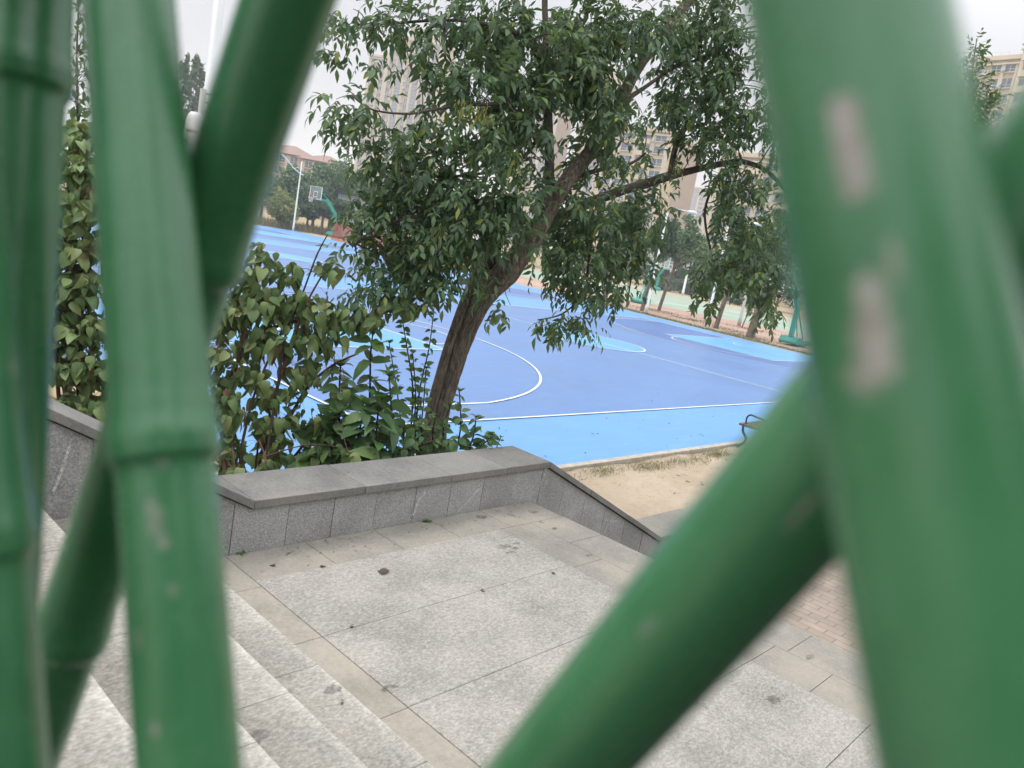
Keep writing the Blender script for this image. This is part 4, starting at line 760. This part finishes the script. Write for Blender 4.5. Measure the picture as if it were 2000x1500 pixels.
# ------------------------------------------------------------------ bench at the kerb
bb = V(-8.22, -2.3, -.05); be = thing('park_bench', 'slatted wooden bench with curved black iron ends at the court kerb', 'bench', bb)
m = MB()
for k in range(5): m.box(bb[0]-.12, bb[0]+1.5, bb[1]-.16+k*.085, bb[1]-.09+k*.085, .35, .385)
m.build('seat', M['wood'], be, bevel=.006)
m = MB()
for k in range(3): y = bb[1]-.2-.03*k; m.box(bb[0]-.05, bb[0]+1.45, y-.02, y+.012, .50+.1*k, .57+.1*k)
m.build('backrest', M['wood'], be, bevel=.006)
for x in (bb[0], bb[0]+1.35):
    for s in (1, -1):
        q, r = smooth_path([(x, bb[1]+.20*s+.02, .35), (x, bb[1]+.20*s, .24), (x, bb[1]+.12*s, .15), (x, bb[1]+.14*s, .07), (x, bb[1]+.24*s, -.04)], [.02, .022, .024, .02, .022]); m = MB(); m.tube(q, r, 8); m.build('leg', M['iron'], be, True)
    q, r = smooth_path([(x, bb[1]+.18, .37), (x, bb[1]+.19, .48), (x, bb[1]+.14, .545), (x, bb[1]+.02, .54), (x, bb[1]-.2, .52)], [.015]*5); m = MB(); m.tube(q, r, 8); m.build('armrest', M['iron'], be, True)

# ------------------------------------------------------------------ red fence, sign, shed, bin beyond the far courts
f0, f1 = V(20.9, 53.5, 0), V(21.6, 36., 0)
rf = thing('picket_fence', 'red painted picket fence behind the far basketball stand', 'fence', (f0+f1)/2); m = MB(); dv = unit(f1-f0); Lf = np.linalg.norm(f1-f0)
for k in range(int(Lf/.17)):
    p = f0+dv*k*.17; m.box(p[0]-.012, p[0]+.012, p[1]-.04, p[1]+.04, -.07, 1.55)
m.build('picket_panel', M['redfence'], rf)
m = MB()
for z in (.35, 1.25): m.tube([f0+V(.05, 0, z), f1+V(.05, 0, z)], .04, 4)
m.build('rail', M['redfence'], rf)
sg = V(20.75, 48.8, 1.55); t = thing('notice_board', 'small white sign with a blue figure hanging on the red fence', 'sign', sg)
m = MB(); m.box(sg[0]-.03, sg[0], sg[1]-.75, sg[1]+.75, sg[2]-.6, sg[2]+.6); m.build('board', M['signwhite'], t)
m = MB(); xq = sg[0]-.034
for cy_, cz, ry, rz_ in ((.1, .02, .42, .13), (-.25, -.2, .22, .26), (.3, .3, .2, .16), (-.45, .35, .16, .14)):
    m.add([(xq, sg[1]+cy_+ry*math.cos(a), sg[2]+cz+rz_*math.sin(a)) for a in np.linspace(0, 6.283, 17)[:-1]], [tuple(range(16))]); xq -= .003
m.build('emblem', M['signblue'], t)
bn = atz(657, 464, 0.)+V(1.2, .6, 0); t = thing('litter_bin', 'pale boxy bin standing behind the base of the far basketball stand', 'bin', bn); m = MB(); m.box(bn[0]-.45, bn[0]+.45, bn[1]-.5, bn[1]+.5, -.07, 1.05); m.build('body', M['grey'], t, bevel=.05); m = MB(); m.box(bn[0]-.5, bn[0]+.5, bn[1]-.55, bn[1]+.55, 1.05, 1.15); m.build('lid', M['steelwhite'], t, bevel=.03)
h_, e_ = heading(715, 405); so = V(CAM[0]+h_[0]*86, CAM[1]+h_[1]*86, -.07); t = thing('metal_shed', 'grey corrugated metal shed among the trees beyond the red fence', 'shed', so)
m = MB(); a = unit(V(h_[1], -h_[0], 0)); nn = -V(h_[0], h_[1], 0)
npl = 72; vs = []
for k in range(npl+1):
    p = so+a*(k/npl-.5)*6+nn*(.06 if k % 2 else 0); vs += [p, p+V(0, 0, 4.4)]
m.add(vs, [(2*k, 2*k+2, 2*k+3, 2*k+1) for k in range(npl)])
pb = [so+a*3-nn*.05, so+a*3-nn*5, so-a*3-nn*5, so-a*3-nn*.05]
for i in range(3): m.add([pb[i], pb[i+1], pb[i+1]+V(0, 0, 4.4), pb[i]+V(0, 0, 4.4)], [(0, 1, 2, 3)])
m.build('wall', M['shed'], t)
m = MB(); qv = [so+a*3.3+nn*.4, so-a*3.3+nn*.4, so-a*3.3-nn*5.3, so+a*3.3-nn*5.3]; m.add([p+V(0, 0, 4.4) for p in qv]+[p+V(0, 0, 4.5) for p in qv], [(0, 1, 2, 3), (7, 6, 5, 4), (0, 4, 5, 1), (1, 5, 6, 2), (2, 6, 7, 3), (3, 7, 4, 0)]); m.build('roof', M['darkgrey'], t)

# ------------------------------------------------------------------ far trees
def clumps(mb, P, size):
    n = len(P); a = unit(rng.normal(0, 1, (n, 3))); b = unit(np.cross(a, rng.normal(0, 1, (n, 3)))); s = (size*rng.uniform(.5, 1.2, n))[:, None]; c = np.cross(a, b)
    vs = np.stack([P-a*s, P+b*s*.45+c*s*.12, P+a*s, P-b*s*.45+c*s*.12], 1).reshape(-1, 3)
    off = mb.n; mb.v.append(vs); mb.n += 4*n; mb.f.extend([t for i in range(n) for t in ((off+4*i, off+4*i+1, off+4*i+3), (off+4*i+1, off+4*i+2, off+4*i+3))]); mb.a.append(np.repeat(np.clip(rng.random(n)*.75+.25*rng.random(), 0, 1), 4))
def far_tree(label, px, py_top, half_px, dist, mat, name='broadleaf_tree', base=None, n=4200, trunk=.16, low=.28, leaf=None, group='trees beyond the courts', lean=0., cat='tree', shape='round', top=None, spread=None):
    h, e = heading(px, py_top); B = V(CAM[0]+h[0]*dist, CAM[1]+h[1]*dist, -.07) if base is None else base
    if base is not None: dist = np.linalg.norm(base[:2]-CAM[:2])
    H = CAM[2]+e*dist if top is None else top; rad = spread or half_px*dist/FPX
    t = thing(name, label, cat, B, 0, group); m = MB(); tw = MB(); leaf = leaf or max(.12, dist*.0026)
    C = B+rt*lean+V(0, 0, H*(low+1)/2); pts = []
    q, r = smooth_path([B-V(0, 0, .2), B+rt*lean*.35+V(0, 0, H*low*.7), C-V(0, 0, H*.05)], [trunk*1.25, trunk, trunk*.5]); tw.tube(q, r, 10)
    nb = 26 if shape == 'round' else 18
    for k in range(nb):
        v = unit(rng.normal(0, 1, 3)); f = rng.uniform(.35, .82)
        if shape == 'column': c = B+V(rng.normal(0, rad*.55), rng.normal(0, rad*.55), H*(low+(.96-low)*k/nb)); rr = V(rad*.75*(1-.55*(k/nb)**2), rad*.75*(1-.55*(k/nb)**2), H*.07)
        else: c = C+v*V(rad, rad, H*(1-low)/2)*f; rr = V(rad, rad, H*(1-low)/2)*rng.uniform(.26, .46)
        mm = n//nb; w = unit(rng.normal(0, 1, (mm, 3)))*(rng.random(mm)**.38)[:, None]; sub = MB(); clumps(sub, c+w*rr, leaf)
        m.v += sub.v; m.f.extend([tuple(i+m.n for i in f_) for f_ in sub.f]); m.n += sub.n; m.a += sub.a
        if k % 2 == 0:
            q, r = smooth_path([B+rt*lean*.4+V(0, 0, H*(low*.8+.25*rng.random()*(1-low))), (C+c)/2, c], [trunk*.45, trunk*.3, trunk*.1]); tw.tube(q, r, 5, False)
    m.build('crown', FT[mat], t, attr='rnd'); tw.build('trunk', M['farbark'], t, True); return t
for a in (('round green tree in front of the brown roofed building, behind the street lamp', 583, 318, 52, 92, 'green'), ('tall green tree rising to the end of the brown roofs', 662, 300, 56, 95, 'green'), ('deep green tree between the street lamp and the basketball stand', 622, 352, 42, 87, 'dark'),
          ('pale green tree behind the corrugated shed', 735, 335, 55, 100, 'pale'), ('brownish green tree seen through the left leaves of the ash', 800, 352, 60, 104, 'brown'), ('green tree far behind the left edge of the ash trunk', 870, 362, 60, 106, 'green'),
          ('dim green tree far behind the ash trunk fork', 950, 390, 60, 108, 'dark'), ('dim green tree far behind the right side of the ash trunk', 1040, 420, 60, 112, 'pale'), ('pale tree behind the slanting left post', 520, 335, 52, 96, 'pale'), ('dark tree hidden between the two left posts', 450, 330, 60, 99, 'dark')):
    far_tree(*a)
far_tree('dark low tree with a bare trunk on the dry slope', 636, 388, 26, 82, 'dark', low=.45, trunk=.14, n=2400)
far_tree('second dark low tree on the dry slope, nearer the stand', 668, 384, 28, 84, 'dark', low=.42, trunk=.14, n=2400)
far_tree('thin dark tree on the slope behind the street lamp', 606, 392, 24, 84, 'dark', low=.42, trunk=.12, n=2200)
far_tree('bushy shrub with yellow tips left of the street lamp', 553, 366, 36, 80.5, 'yellow', name='yellow_shrub', low=.0, n=5200, trunk=.05, leaf=.16, group=None, cat='shrub')
far_tree('tall poplar left of the pale camera pole', 364, 96, 11, 118, 'poplar', 'poplar_tree', n=1500, low=.12, shape='column', group='poplars behind the camera pole', leaf=.42)
far_tree('twin poplar right beside the pale camera pole', 388, 98, 12, 120, 'poplar', 'poplar_tree', n=1500, low=.12, shape='column', group='poplars behind the camera pole', leaf=.42)
far_tree('poplar with its top just over the camera', 402, 102, 10, 124, 'poplar', 'poplar_tree', n=1400, low=.12, shape='column', group='poplars behind the camera pole', leaf=.42)
far_tree('shorter dark tree at the foot of the poplars', 372, 185, 34, 112, 'dark', n=3600, low=.1)
# trees of the right-hand park
def park(label, bx, by, h, rad_px, mat, lean, trunk, low, n=3600):
    b = atz(bx, by, -.06); return far_tree(label, bx, by, rad_px, 0, mat, 'park_tree', b, n, trunk, low, .15, 'trees on the pink path', lean, top=h)
park('light green park tree with a slim trunk leaning right on the pink path', 1286, 606, 6.6, 44, 'green', .9, .10, .5)
park('park tree with a slim trunk close beside the white lamp post', 1253, 607, 6., 36, 'dark', .4, .10, .5)
park('park tree standing left of the forked one on the verge', 1397, 641, 6.4, 46, 'green', .7, .12, .5)
tf = park('stout forked park tree nearest the right teal stand', 1464, 659, 6.8, 60, 'green', .6, .2, .5)
park('park tree behind the drooping tip of the ash', 1180, 590, 6.4, 44, 'pale', .3, .12, .5)
b = atz(1350, 616, -.05); far_tree('knee high leafy stump on the pink path', 1350, 616, 8, 0, 'dark', 'young_shrub', b, 300, .05, .2, .1, None, 0, 'shrub', top=.9)
b = atz(1448, 640, -.05); far_tree('young green tree staked just left of the forked tree', 1448, 640, 11, 0, 'pale', 'young_tree', b, 260, .04, .25, .12, None, .3, 'tree', top=2.6)
for a in (('dark hedge tree far beyond the old court, left of the floodlights', 1300, 500, 44, 122, 'dark'), ('dark hedge tree far beyond the old court, right behind the floodlights', 1350, 478, 46, 124, 'dark'), ('green tree over the far hedge right of the floodlights', 1405, 470, 46, 124, 'green'), ('dark tree far beyond the old court behind the hanging sprays', 1465, 480, 50, 120, 'dark'), ('last dark tree of the far hedge, behind the wide post', 1540, 500, 60, 118, 'dark'), ('pale tree far behind the left part of the old court', 1230, 480, 50, 125, 'pale'), ('bright green tree rising in front of the yellow flats', 1330, 436, 46, 135, 'green'), ('dim tree far beyond the court left of the old court', 1150, 470, 55, 120, 'brown')):
    far_tree(*a, n=3600, low=.05)
for a in (('dark low bush of the far hedge left of the white floodlight post', 1300, 540, 30, 112, 'dark'), ('low dark bush of the far hedge behind the floodlight post', 1345, 545, 30, 113, 'dark'), ('low dark bush of the far hedge right of the floodlight post', 1390, 555, 32, 112, 'dark'), ('low dark bush at the right end of the far hedge', 1450, 570, 40, 110, 'dark')):
    far_tree(*a, name='hedge_bush', n=1800, low=.0, cat='bush', group='bushes of the far hedge')
# leafy top at the far right, beyond the wide post
rb = V(*at(1800, 900, 8.2)[:2], -.06)
t = thing('young_ash', 'young light green tree whose leafy top shows right of the wide post', 'tree', rb); m, mt = MB(), MB()
q, r = smooth_path([rb, at(1830, 700, 8.2), at(1850, 450, 8.2), at(1885, 230, 8.2), at(1908, 75, 8.2)], [.04, .03, .02, .012, .004]); mt.tube(q, r, 8)
C = fill([(1905, 110, 14, 34, 8.2, .12, 1.4), (1900, 160, 34, 24, 8.2, .2, 1.3), (1905, 200, 40, 30, 8.2, .25, 1.5), (1890, 250, 50, 40, 8.2, .3, 1.6), (1900, 300, 50, 40, 8.2, .3, 1.2), (1850, 400, 70, 90, 8.2, .4, 1.)], 120.)
compound(m, C, toward(C, q, -.5), .075, 2, mt, droop=.1, Wr=.36)
for c in C[::3]: twig_to(mt, q, c, .006, .0015)
m.build('crown', M['fresh'], t, True, attr='rnd'); mt.build('trunk', M['bark2'], t, True)

# unseen trees and hedge, added behind the camera to shade the fence posts
for k, (x, y, h_t, lab) in enumerate(((-22.6, -11.0, 4.8, 'unseen dark tree added behind the viewer to block light'), (-18.4, -11.6, 4.8, 'second unseen dark tree added to block light, nearer the stairs'))):
    far_tree(lab, 0, 0, 1, 0, 'dark', 'light_block_tree', V(x, y, 1.0), 2600, .14, .22, .22, 'unseen trees added to block light', top=h_t, spread=1.8)
mh = MB(); Pn_ = np.stack([rng.uniform(-27, -14, 5200), -9.9+rng.normal(0, .35, 5200), 1.0+2.4*rng.random(5200)], -1); clumps(mh, Pn_, .16)
hg = thing('hedge', 'unseen dark hedge added behind the viewer to block light', 'hedge', (-20, -9.9, 1.0)); mh.build('foliage', FT['dark'], hg, attr='rnd'); mh = MB()
for k in range(14): mh.tube([(-26.5+k*.95, -9.9, .9), (-26.4+k*.95, -9.85, 2.6)], .03, 6)
mh.build('stem', M['farbark'], hg)
# ------------------------------------------------------------------ buildings
M['beige'] = simple('beige_render', (.50, .41, .29), .85, .2, .06, .4); M['cream'] = simple('cream_trim', (.58, .51, .40), .8, .2, .05, .4)
M['tan'] = simple('tan_render', (.45, .36, .29), .85, .2, .06, .4); M['yellowwall'] = simple('yellow_render', (.60, .50, .33), .85, .2, .05, .4)
M['spandrel'] = simple('grey_spandrel', (.25, .26, .30), .5, .4, .08, .6); M['rooftile'] = simple('red_roof_tile', (.30, .20, .17), .85, .2, .1, 1.); M['pinkroof'] = simple('pink_roof_tile', (.50, .30, .26), .85, .2, .06, 1.)
M['acbox'] = simple('ac_box', (.46, .48, .50), .6, .3, .05); M['whiteframe'] = simple('window_frame', (.55, .55, .55), .6)
def winglass():
    t = NT('window_glass'); oi = t.n('ShaderNodeObjectInfo'); f = t.noise(t.coord(), .7, 3)
    c = t.mix(.5, t.ramp(oi.outputs['Random'], [(0, (.05, .065, .09)), (.6, (.11, .14, .19)), (1, (.22, .25, .29))]), t.ramp(f, [(.35, (.06, .08, .11)), (.65, (.16, .2, .26))])); return t.done(t.bsdf(c, .12, .7))
M['pane'] = winglass()
def block(label, xl, xr, y, dl, dr, top, floors, bays, wall='beige', name='apartment_tower', depth=16., sill=True, roof=None, fl0=0, win_w=.62, win_h=.64, balcony=(), keep=96, sp=(), z0=0., cat='building', group=None):
    """facade between the headings of pixels xl and xr; bays: widths and kinds along it"""
    hl, _ = heading(xl, y); hr, _ = heading(xr, y); A = CAM[:2]+hl*dl; B = CAM[:2]+hr*dr; wdt = np.linalg.norm(B-A); rz = math.atan2(B[1]-A[1], B[0]-A[0])
    t = thing(name, label, cat, (A[0], A[1], -.07), rz, group); L = dict(parent=t, local=True); fh = (top-z0)/floors
    m = MB(); m.box(0, wdt, .35, depth, 0, top); m.build('wall', M[wall], **L)
    tot = sum(b[0] for b in bays); x = 0; wins = []; boxes = {}; cnt = {}
    def piece(nm, mt_, x_, z_, *bx):
        cnt[nm] = cnt.get(nm, 0)+1
        if cnt[nm] > 90: return
        key = (nm, tuple(round(v_, 3) for v_ in bx))
        if key in boxes: o = boxes[key].copy(); COL.objects.link(o); o.parent = t
        else: o = MB().box(*bx).build(nm, M[mt_], **L) if nm != 'balcony' else MB().box(*bx[:4], -.12, .18).box(bx[0], bx[1], bx[2], bx[2]+.06, .18, 1.).build(nm, M[mt_], **L); boxes[key] = o
        o.location = (x_, 0, z_)
    for w, kind in bays:
        x0, x1 = x/tot*wdt, (x+w)/tot*wdt; x += w
        if kind == 'p': piece('pilaster', 'cream', x0, 0, 0, x1-x0, 0, .35, 0, top-.3)
        elif kind == 's': piece('spandrel_panel', 'spandrel', x0, 0, 0, x1-x0, .15, .349, 0, top-.6)
        elif kind == 'a':
            for k in range(fl0, floors): piece('ledge_box', 'acbox', x0, z0+k*fh, .15, x1-x0-.15, -.45, .349, .2, 1.1)
        else:
            if kind == 'g': piece('spandrel_panel', 'spandrel', x0, 0, 0, x1-x0, .12, .349, 0, top-.6)
            for k in range(floors-1, fl0-1, -1): wins.append((k, x0, x1, kind))
            if kind == 'b':
                for k in range(fl0, floors): piece('balcony', 'cream', x0, z0+k*fh, -.1, x1-x0+.1, -.75, .349)
    if wall == 'yellowwall':
        for (k, x0, x1, kind) in wins:
            if random.random() < .4: piece('ac_unit', 'acbox', x1+.12, z0+k*fh+fh*random.choice((.18, .3)), 0, .8, -.42, -.002, 0, .62)
    wins.sort(key=lambda q_: -q_[0]); cache = {}; rest = MB()
    for i, (k, x0, x1, kind) in enumerate(wins):
        w = x1-x0; hh = fh*(.62 if kind == 'g' else win_h); zb = z0+k*fh+fh*(.2 if kind == 'g' else .24); key = (round(w, 2), kind)
        if i >= keep: rest.box(x0+w*.06, x1-w*.06, .06, .34, zb, zb+hh); continue
        if key not in cache:
            f = MB(); e = .06+w*.012
            for xa in (0, w*.5-e/2, w-e): f.box(xa, xa+e, -.02, .2, 0, hh)
            f.box(e, w-e, -.018, .2, 0, e); f.box(e, w-e, -.018, .2, hh-e, hh); f.box(e, w-e, -.016, .2, hh*.3, hh*.3+e*.7)
            f.box(-.05, w+.05, -.22, .2, -fh*.04, -.002) if kind == 'w' else None
            g_ = MB(); g_.box(e*.5, w-e*.5, .03, .22, e*.5, hh-e*.5)
            o = f.build('window', M['whiteframe'], **L); p = g_.build('pane', M['pane'], parent=o, local=True); cache[key] = (o, p)
        else:
            o0, p0 = cache[key]; o = o0.copy(); COL.objects.link(o); p = p0.copy(); COL.objects.link(p); p.parent = o; o.parent = t
        o.location = (x0, .1, zb)
    if rest.n: tag(rest.build('lower_windows', M['pane'], **L), kind='stuff')
    if roof == 'crown':
        m = MB(); m.box(-.5, wdt+.5, -.5, depth+.3, top, top+.5); m.box(-.2, wdt+.2, -.2, depth, top+.5, top+1.4); m.box(wdt*.3, wdt*.72, 1.2, depth*.7, top+1.4, top+5.2); m.box(wdt*.27, wdt*.75, .8, depth*.75, top+5.2, top+5.8); m.build('roof_crown', M['cream'], **L)
    elif roof == 'flat':
        m = MB(); m.box(-.4, wdt+.4, -.4, depth, top, top+.35); m.box(-.15, wdt+.15, -.15, depth-.2, top+.35, top+.9); m.box(-.3, wdt+.3, -.3, depth-.1, top-.9, top-.6); m.build('cornice', M['cream'], **L)
        m = MB()
        for k in range(int(wdt/1.6)): m.box(k*1.6, k*1.6+.06, .3, .36, top+.9, top+1.7)
        m.box(0, wdt, .3, .36, top+1.7, top+1.76); m.build('roof_rail', M['steelwhite'], **L)
    elif roof in ('hip', 'pink'):
        o_ = 1.; hz = min(depth, wdt)*.22; m = MB(); m.add([(-o_, -o_, top), (wdt+o_, -o_, top), (wdt+o_, depth+o_, top), (-o_, depth+o_, top), (min(depth*.45, wdt*.4), depth/2, top+hz), (wdt-min(depth*.45, wdt*.4), depth/2, top+hz)], [(0, 1, 5, 4), (1, 2, 5), (2, 3, 4, 5), (3, 0, 4), (3, 2, 1, 0)]); m.build('roof', M['rooftile' if roof == 'hip' else 'pinkroof'], **L)
    return t
G = (2.6, 'g'); Pq = (.9, 'p'); A_ = (1.3, 'a'); Wn = (1.5, 'w'); Pn = (.6, 'p')
block('tall beige tower with grey window bays and a stepped roof crown', 752, 872, 150, 372, 366, CAM[2]+.212*368, 27, [Pq, Wn, A_, Pn, G, Pq, A_, Wn, Pq, G, Pn, Wn, A_, Pq, G, Pq, (3.5, 'p')], 'beige', roof='crown', fl0=8, keep=96)
block('lower shoulder block attached to the tall beige tower', 716, 753, 150, 378, 373, CAM[2]+.186*373, 24, [Pq, Wn, A_, Pn, Wn, Pq], 'beige', roof='flat', fl0=8, keep=60)
block('pale tower glimpsed through the crown above the vertical limb', 1036, 1110, 120, 360, 352, CAM[2]+.205*355, 26, [Pq, G, Pn, A_, Wn, Pq, G, Pq], 'tan', roof='crown', fl0=10, keep=60)
block('beige tower glimpsed beside the thickest slanting limb of the ash', 1180, 1252, 120, 340, 345, CAM[2]+.205*342, 25, [Pq, G, Pn, A_, Wn, Pq, G, Pq], 'beige', roof='crown', fl0=10, keep=60)
block('far tan tower with tiny windows between the two yellow blocks', 1318, 1392, 360, 560, 552, CAM[2]+.104*556, 21, [Pn, Wn, A_, Pn, Wn, Pn, G, Pn, Wn, A_, Pn], 'tan', roof='flat', fl0=4, keep=90)
block('yellow block of flats touching the grey gabled stair tower', 1172, 1300, 320, 212, 204, CAM[2]+heading(1236, 252)[1]*208, 12, [Pq, (2.4, 'w'), Pq, (3., 'w'), Pq, (3., 'b'), Pq, (2.6, 'w'), Pq], 'yellowwall', roof='flat', fl0=4, keep=60)
block('grey gabled stair tower with a pink roof beside the yellow flats', 1296, 1326, 300, 214, 210, CAM[2]+heading(1312, 285)[1]*212, 12, [(1, 'p'), (.8, 'w'), (1.4, 'p')], 'tan', 'stair_tower', roof='pink', fl0=7, depth=8, keep=12)
block('nearer yellow block of flats with wide blue balconies by the post', 1392, 1560, 380, 166, 158, CAM[2]+heading(1430, 300)[1]*162, 9, [Pq, (3.2, 'w'), Pq, (3.6, 'b'), Pq, (2.2, 'w'), Pq, (3.6, 'b'), Pq], 'yellowwall', roof='flat', fl0=2, keep=50)
block('cream block of flats with a railed flat roof beyond the young ash', 1885, 1975, 180, 190, 186, CAM[2]+.283*186, 18, [Pq, (2.2, 'w'), Pn, (1.5, 'a'), (2.6, 'w'), Pq, (2.6, 'w'), Pn], 'yellowwall', roof='flat', fl0=7, keep=60)
block('taller balconied wing of the cream flats, cut by the picture border', 1976, 2080, 180, 184, 178, CAM[2]+.302*181, 19, [Pq, (3., 'b'), Pq, (3., 'w'), Pq, (3., 'b'), Pq], 'yellowwall', roof='flat', fl0=8, keep=50)
block('long low tan building with brown hipped roofs beyond the trees', 500, 592, 300, 190, 186, CAM[2]+.054*188, 5, [Pq, (1.5, 'w'), Pq, (2.6, 'w'), Pq, (1.5, 'w'), Pq], 'tan', 'low_building', roof='hip', fl0=2, keep=20, depth=13)
block('wing of the low tan building whose hipped roof meets the tree tops', 588, 664, 310, 184, 182, CAM[2]+.053*183, 5, [Pq, (1.5, 'w'), Pq, (2.6, 'w'), (1.2, 'w'), Pq], 'tan', 'low_building', roof='hip', fl0=2, keep=20, depth=12)
block('low pink roofed house glimpsed under the ash crown', 770, 850, 330, 200, 198, CAM[2]+.042*199, 4, [Pq, (1.5, 'w'), Pq, (2.6, 'w'), Pq], 'tan', 'low_building', roof='hip', fl0=1, keep=12, depth=12)

# ------------------------------------------------------------------ thin summer haze
def haze(density):
    mt = bpy.data.materials.new('haze'); mt.use_nodes = True; nt = mt.node_tree; nt.nodes.clear(); o = nt.nodes.new('ShaderNodeOutputMaterial'); p = nt.nodes.new('ShaderNodeVolumePrincipled')
    p.inputs['Color'].default_value = (.93, .95, 1., 1); p.inputs['Density'].default_value = density; nt.links.new(p.outputs[0], o.inputs['Volume'])
    m = MB(); m.box(-1900, 1900, -1900, 1900, -1.3, 130); tag(m.build('haze', mt), kind='stuff')
HAZE = .0008
if HAZE: haze(HAZE)
# ------------------------------------------------------------------ camera, sky, light
cd = bpy.data.cameras.new('camera'); co = bpy.data.objects.new('camera', cd); COL.objects.link(co); SC.camera = co
mw = Matrix(((RT[0], UP[0], -FW[0], CAM[0]), (RT[1], UP[1], -FW[1], CAM[1]), (RT[2], UP[2], -FW[2], CAM[2]), (0, 0, 0, 1))); co.matrix_world = mw
cd.sensor_width = 36.; cd.lens = 36.*FPX/2000.; cd.clip_start = .01; cd.clip_end = 4000.
cd.dof.use_dof = True; cd.dof.focus_distance = 6.5; cd.dof.aperture_fstop = cd.lens/4.4
SUN_EL, SUN_AZ = math.radians(62), math.radians(320)           # compass-like, clockwise from +Y
wd = bpy.data.worlds.new('World'); SC.world = wd; wd.use_nodes = True; nt = wd.node_tree; nt.nodes.clear()
sky = nt.nodes.new('ShaderNodeTexSky'); sky.sky_type = 'NISHITA'; sky.sun_disc = False; sky.sun_elevation = SUN_EL; sky.sun_rotation = SUN_AZ; sky.air_density = 1.; sky.dust_density = 4.; sky.ozone_density = 1.
tc = nt.nodes.new('ShaderNodeTexCoord'); sx = nt.nodes.new('ShaderNodeSeparateXYZ'); nt.links.new(tc.outputs['Generated'], sx.inputs[0])
rp = nt.nodes.new('ShaderNodeValToRGB'); e = rp.color_ramp.elements; e[0].position = 0; e[0].color = (.250, .252, .264, 1); e[1].position = .25; e[1].color = (.255, .258, .272, 1)
e2 = e.new(.55); e2.color = (.60, .61, .63, 1); e3 = e.new(1.); e3.color = (.88, .89, .91, 1); nt.links.new(sx.outputs[2], rp.inputs[0])
sc_ = nt.nodes.new('ShaderNodeMix'); sc_.data_type = 'RGBA'; sc_.blend_type = 'MULTIPLY'; sc_.inputs[0].default_value = 1.; nt.links.new(rp.outputs[0], sc_.inputs[6]); sc_.inputs[7].default_value = (30, 30, 30, 1)
mx = nt.nodes.new('ShaderNodeMix'); mx.data_type = 'RGBA'; mx.inputs[0].default_value = .93; nt.links.new(sky.outputs[0], mx.inputs[6]); nt.links.new(sc_.outputs[2], mx.inputs[7])
bg = nt.nodes.new('ShaderNodeBackground'); bg.inputs[1].default_value = .1; ow = nt.nodes.new('ShaderNodeOutputWorld'); cn = nt.nodes.new('ShaderNodeTexNoise'); cn.inputs['Scale'].default_value = 2.2; cn.inputs['Detail'].default_value = 6; nt.links.new(tc.outputs['Generated'], cn.inputs['Vector'])
cr = nt.nodes.new('ShaderNodeValToRGB'); cr.color_ramp.elements[0].position = .3; cr.color_ramp.elements[0].color = (.90, .905, .92, 1); cr.color_ramp.elements[1].position = .7; cr.color_ramp.elements[1].color = (1.05, 1.05, 1.05, 1); nt.links.new(cn.outputs['Fac'], cr.inputs[0])
cm = nt.nodes.new('ShaderNodeMix'); cm.data_type = 'RGBA'; cm.blend_type = 'MULTIPLY'; cm.inputs[0].default_value = 1.; nt.links.new(mx.outputs[2], cm.inputs[6]); nt.links.new(cr.outputs[0], cm.inputs[7]); nt.links.new(cm.outputs[2], bg.inputs[0]); nt.links.new(bg.outputs[0], ow.inputs[0])
sd = bpy.data.lights.new('sun', 'SUN'); sd.energy = 1.3; sd.angle = math.radians(18); sd.color = (1., .96, .9); so_ = bpy.data.objects.new('sun', sd); COL.objects.link(so_)
dv = Vector((math.sin(SUN_AZ)*math.cos(SUN_EL), math.cos(SUN_AZ)*math.cos(SUN_EL), math.sin(SUN_EL))); so_.rotation_euler = dv.to_track_quat('Z', 'Y').to_euler()
SC.view_settings.view_transform = 'Standard'; SC.view_settings.look = 'None'; SC.view_settings.exposure = 0.; SC.view_settings.gamma = 1.
SC.render.engine = 'CYCLES'; SC.cycles.use_denoising = True; SC.cycles.max_bounces = 6; SC.cycles.volume_bounces = 1; SC.cycles.transparent_max_bounces = 16; SC.cycles.caustics_reflective = False; SC.cycles.caustics_refractive = False; SC.cycles.sample_clamp_indirect = 6.
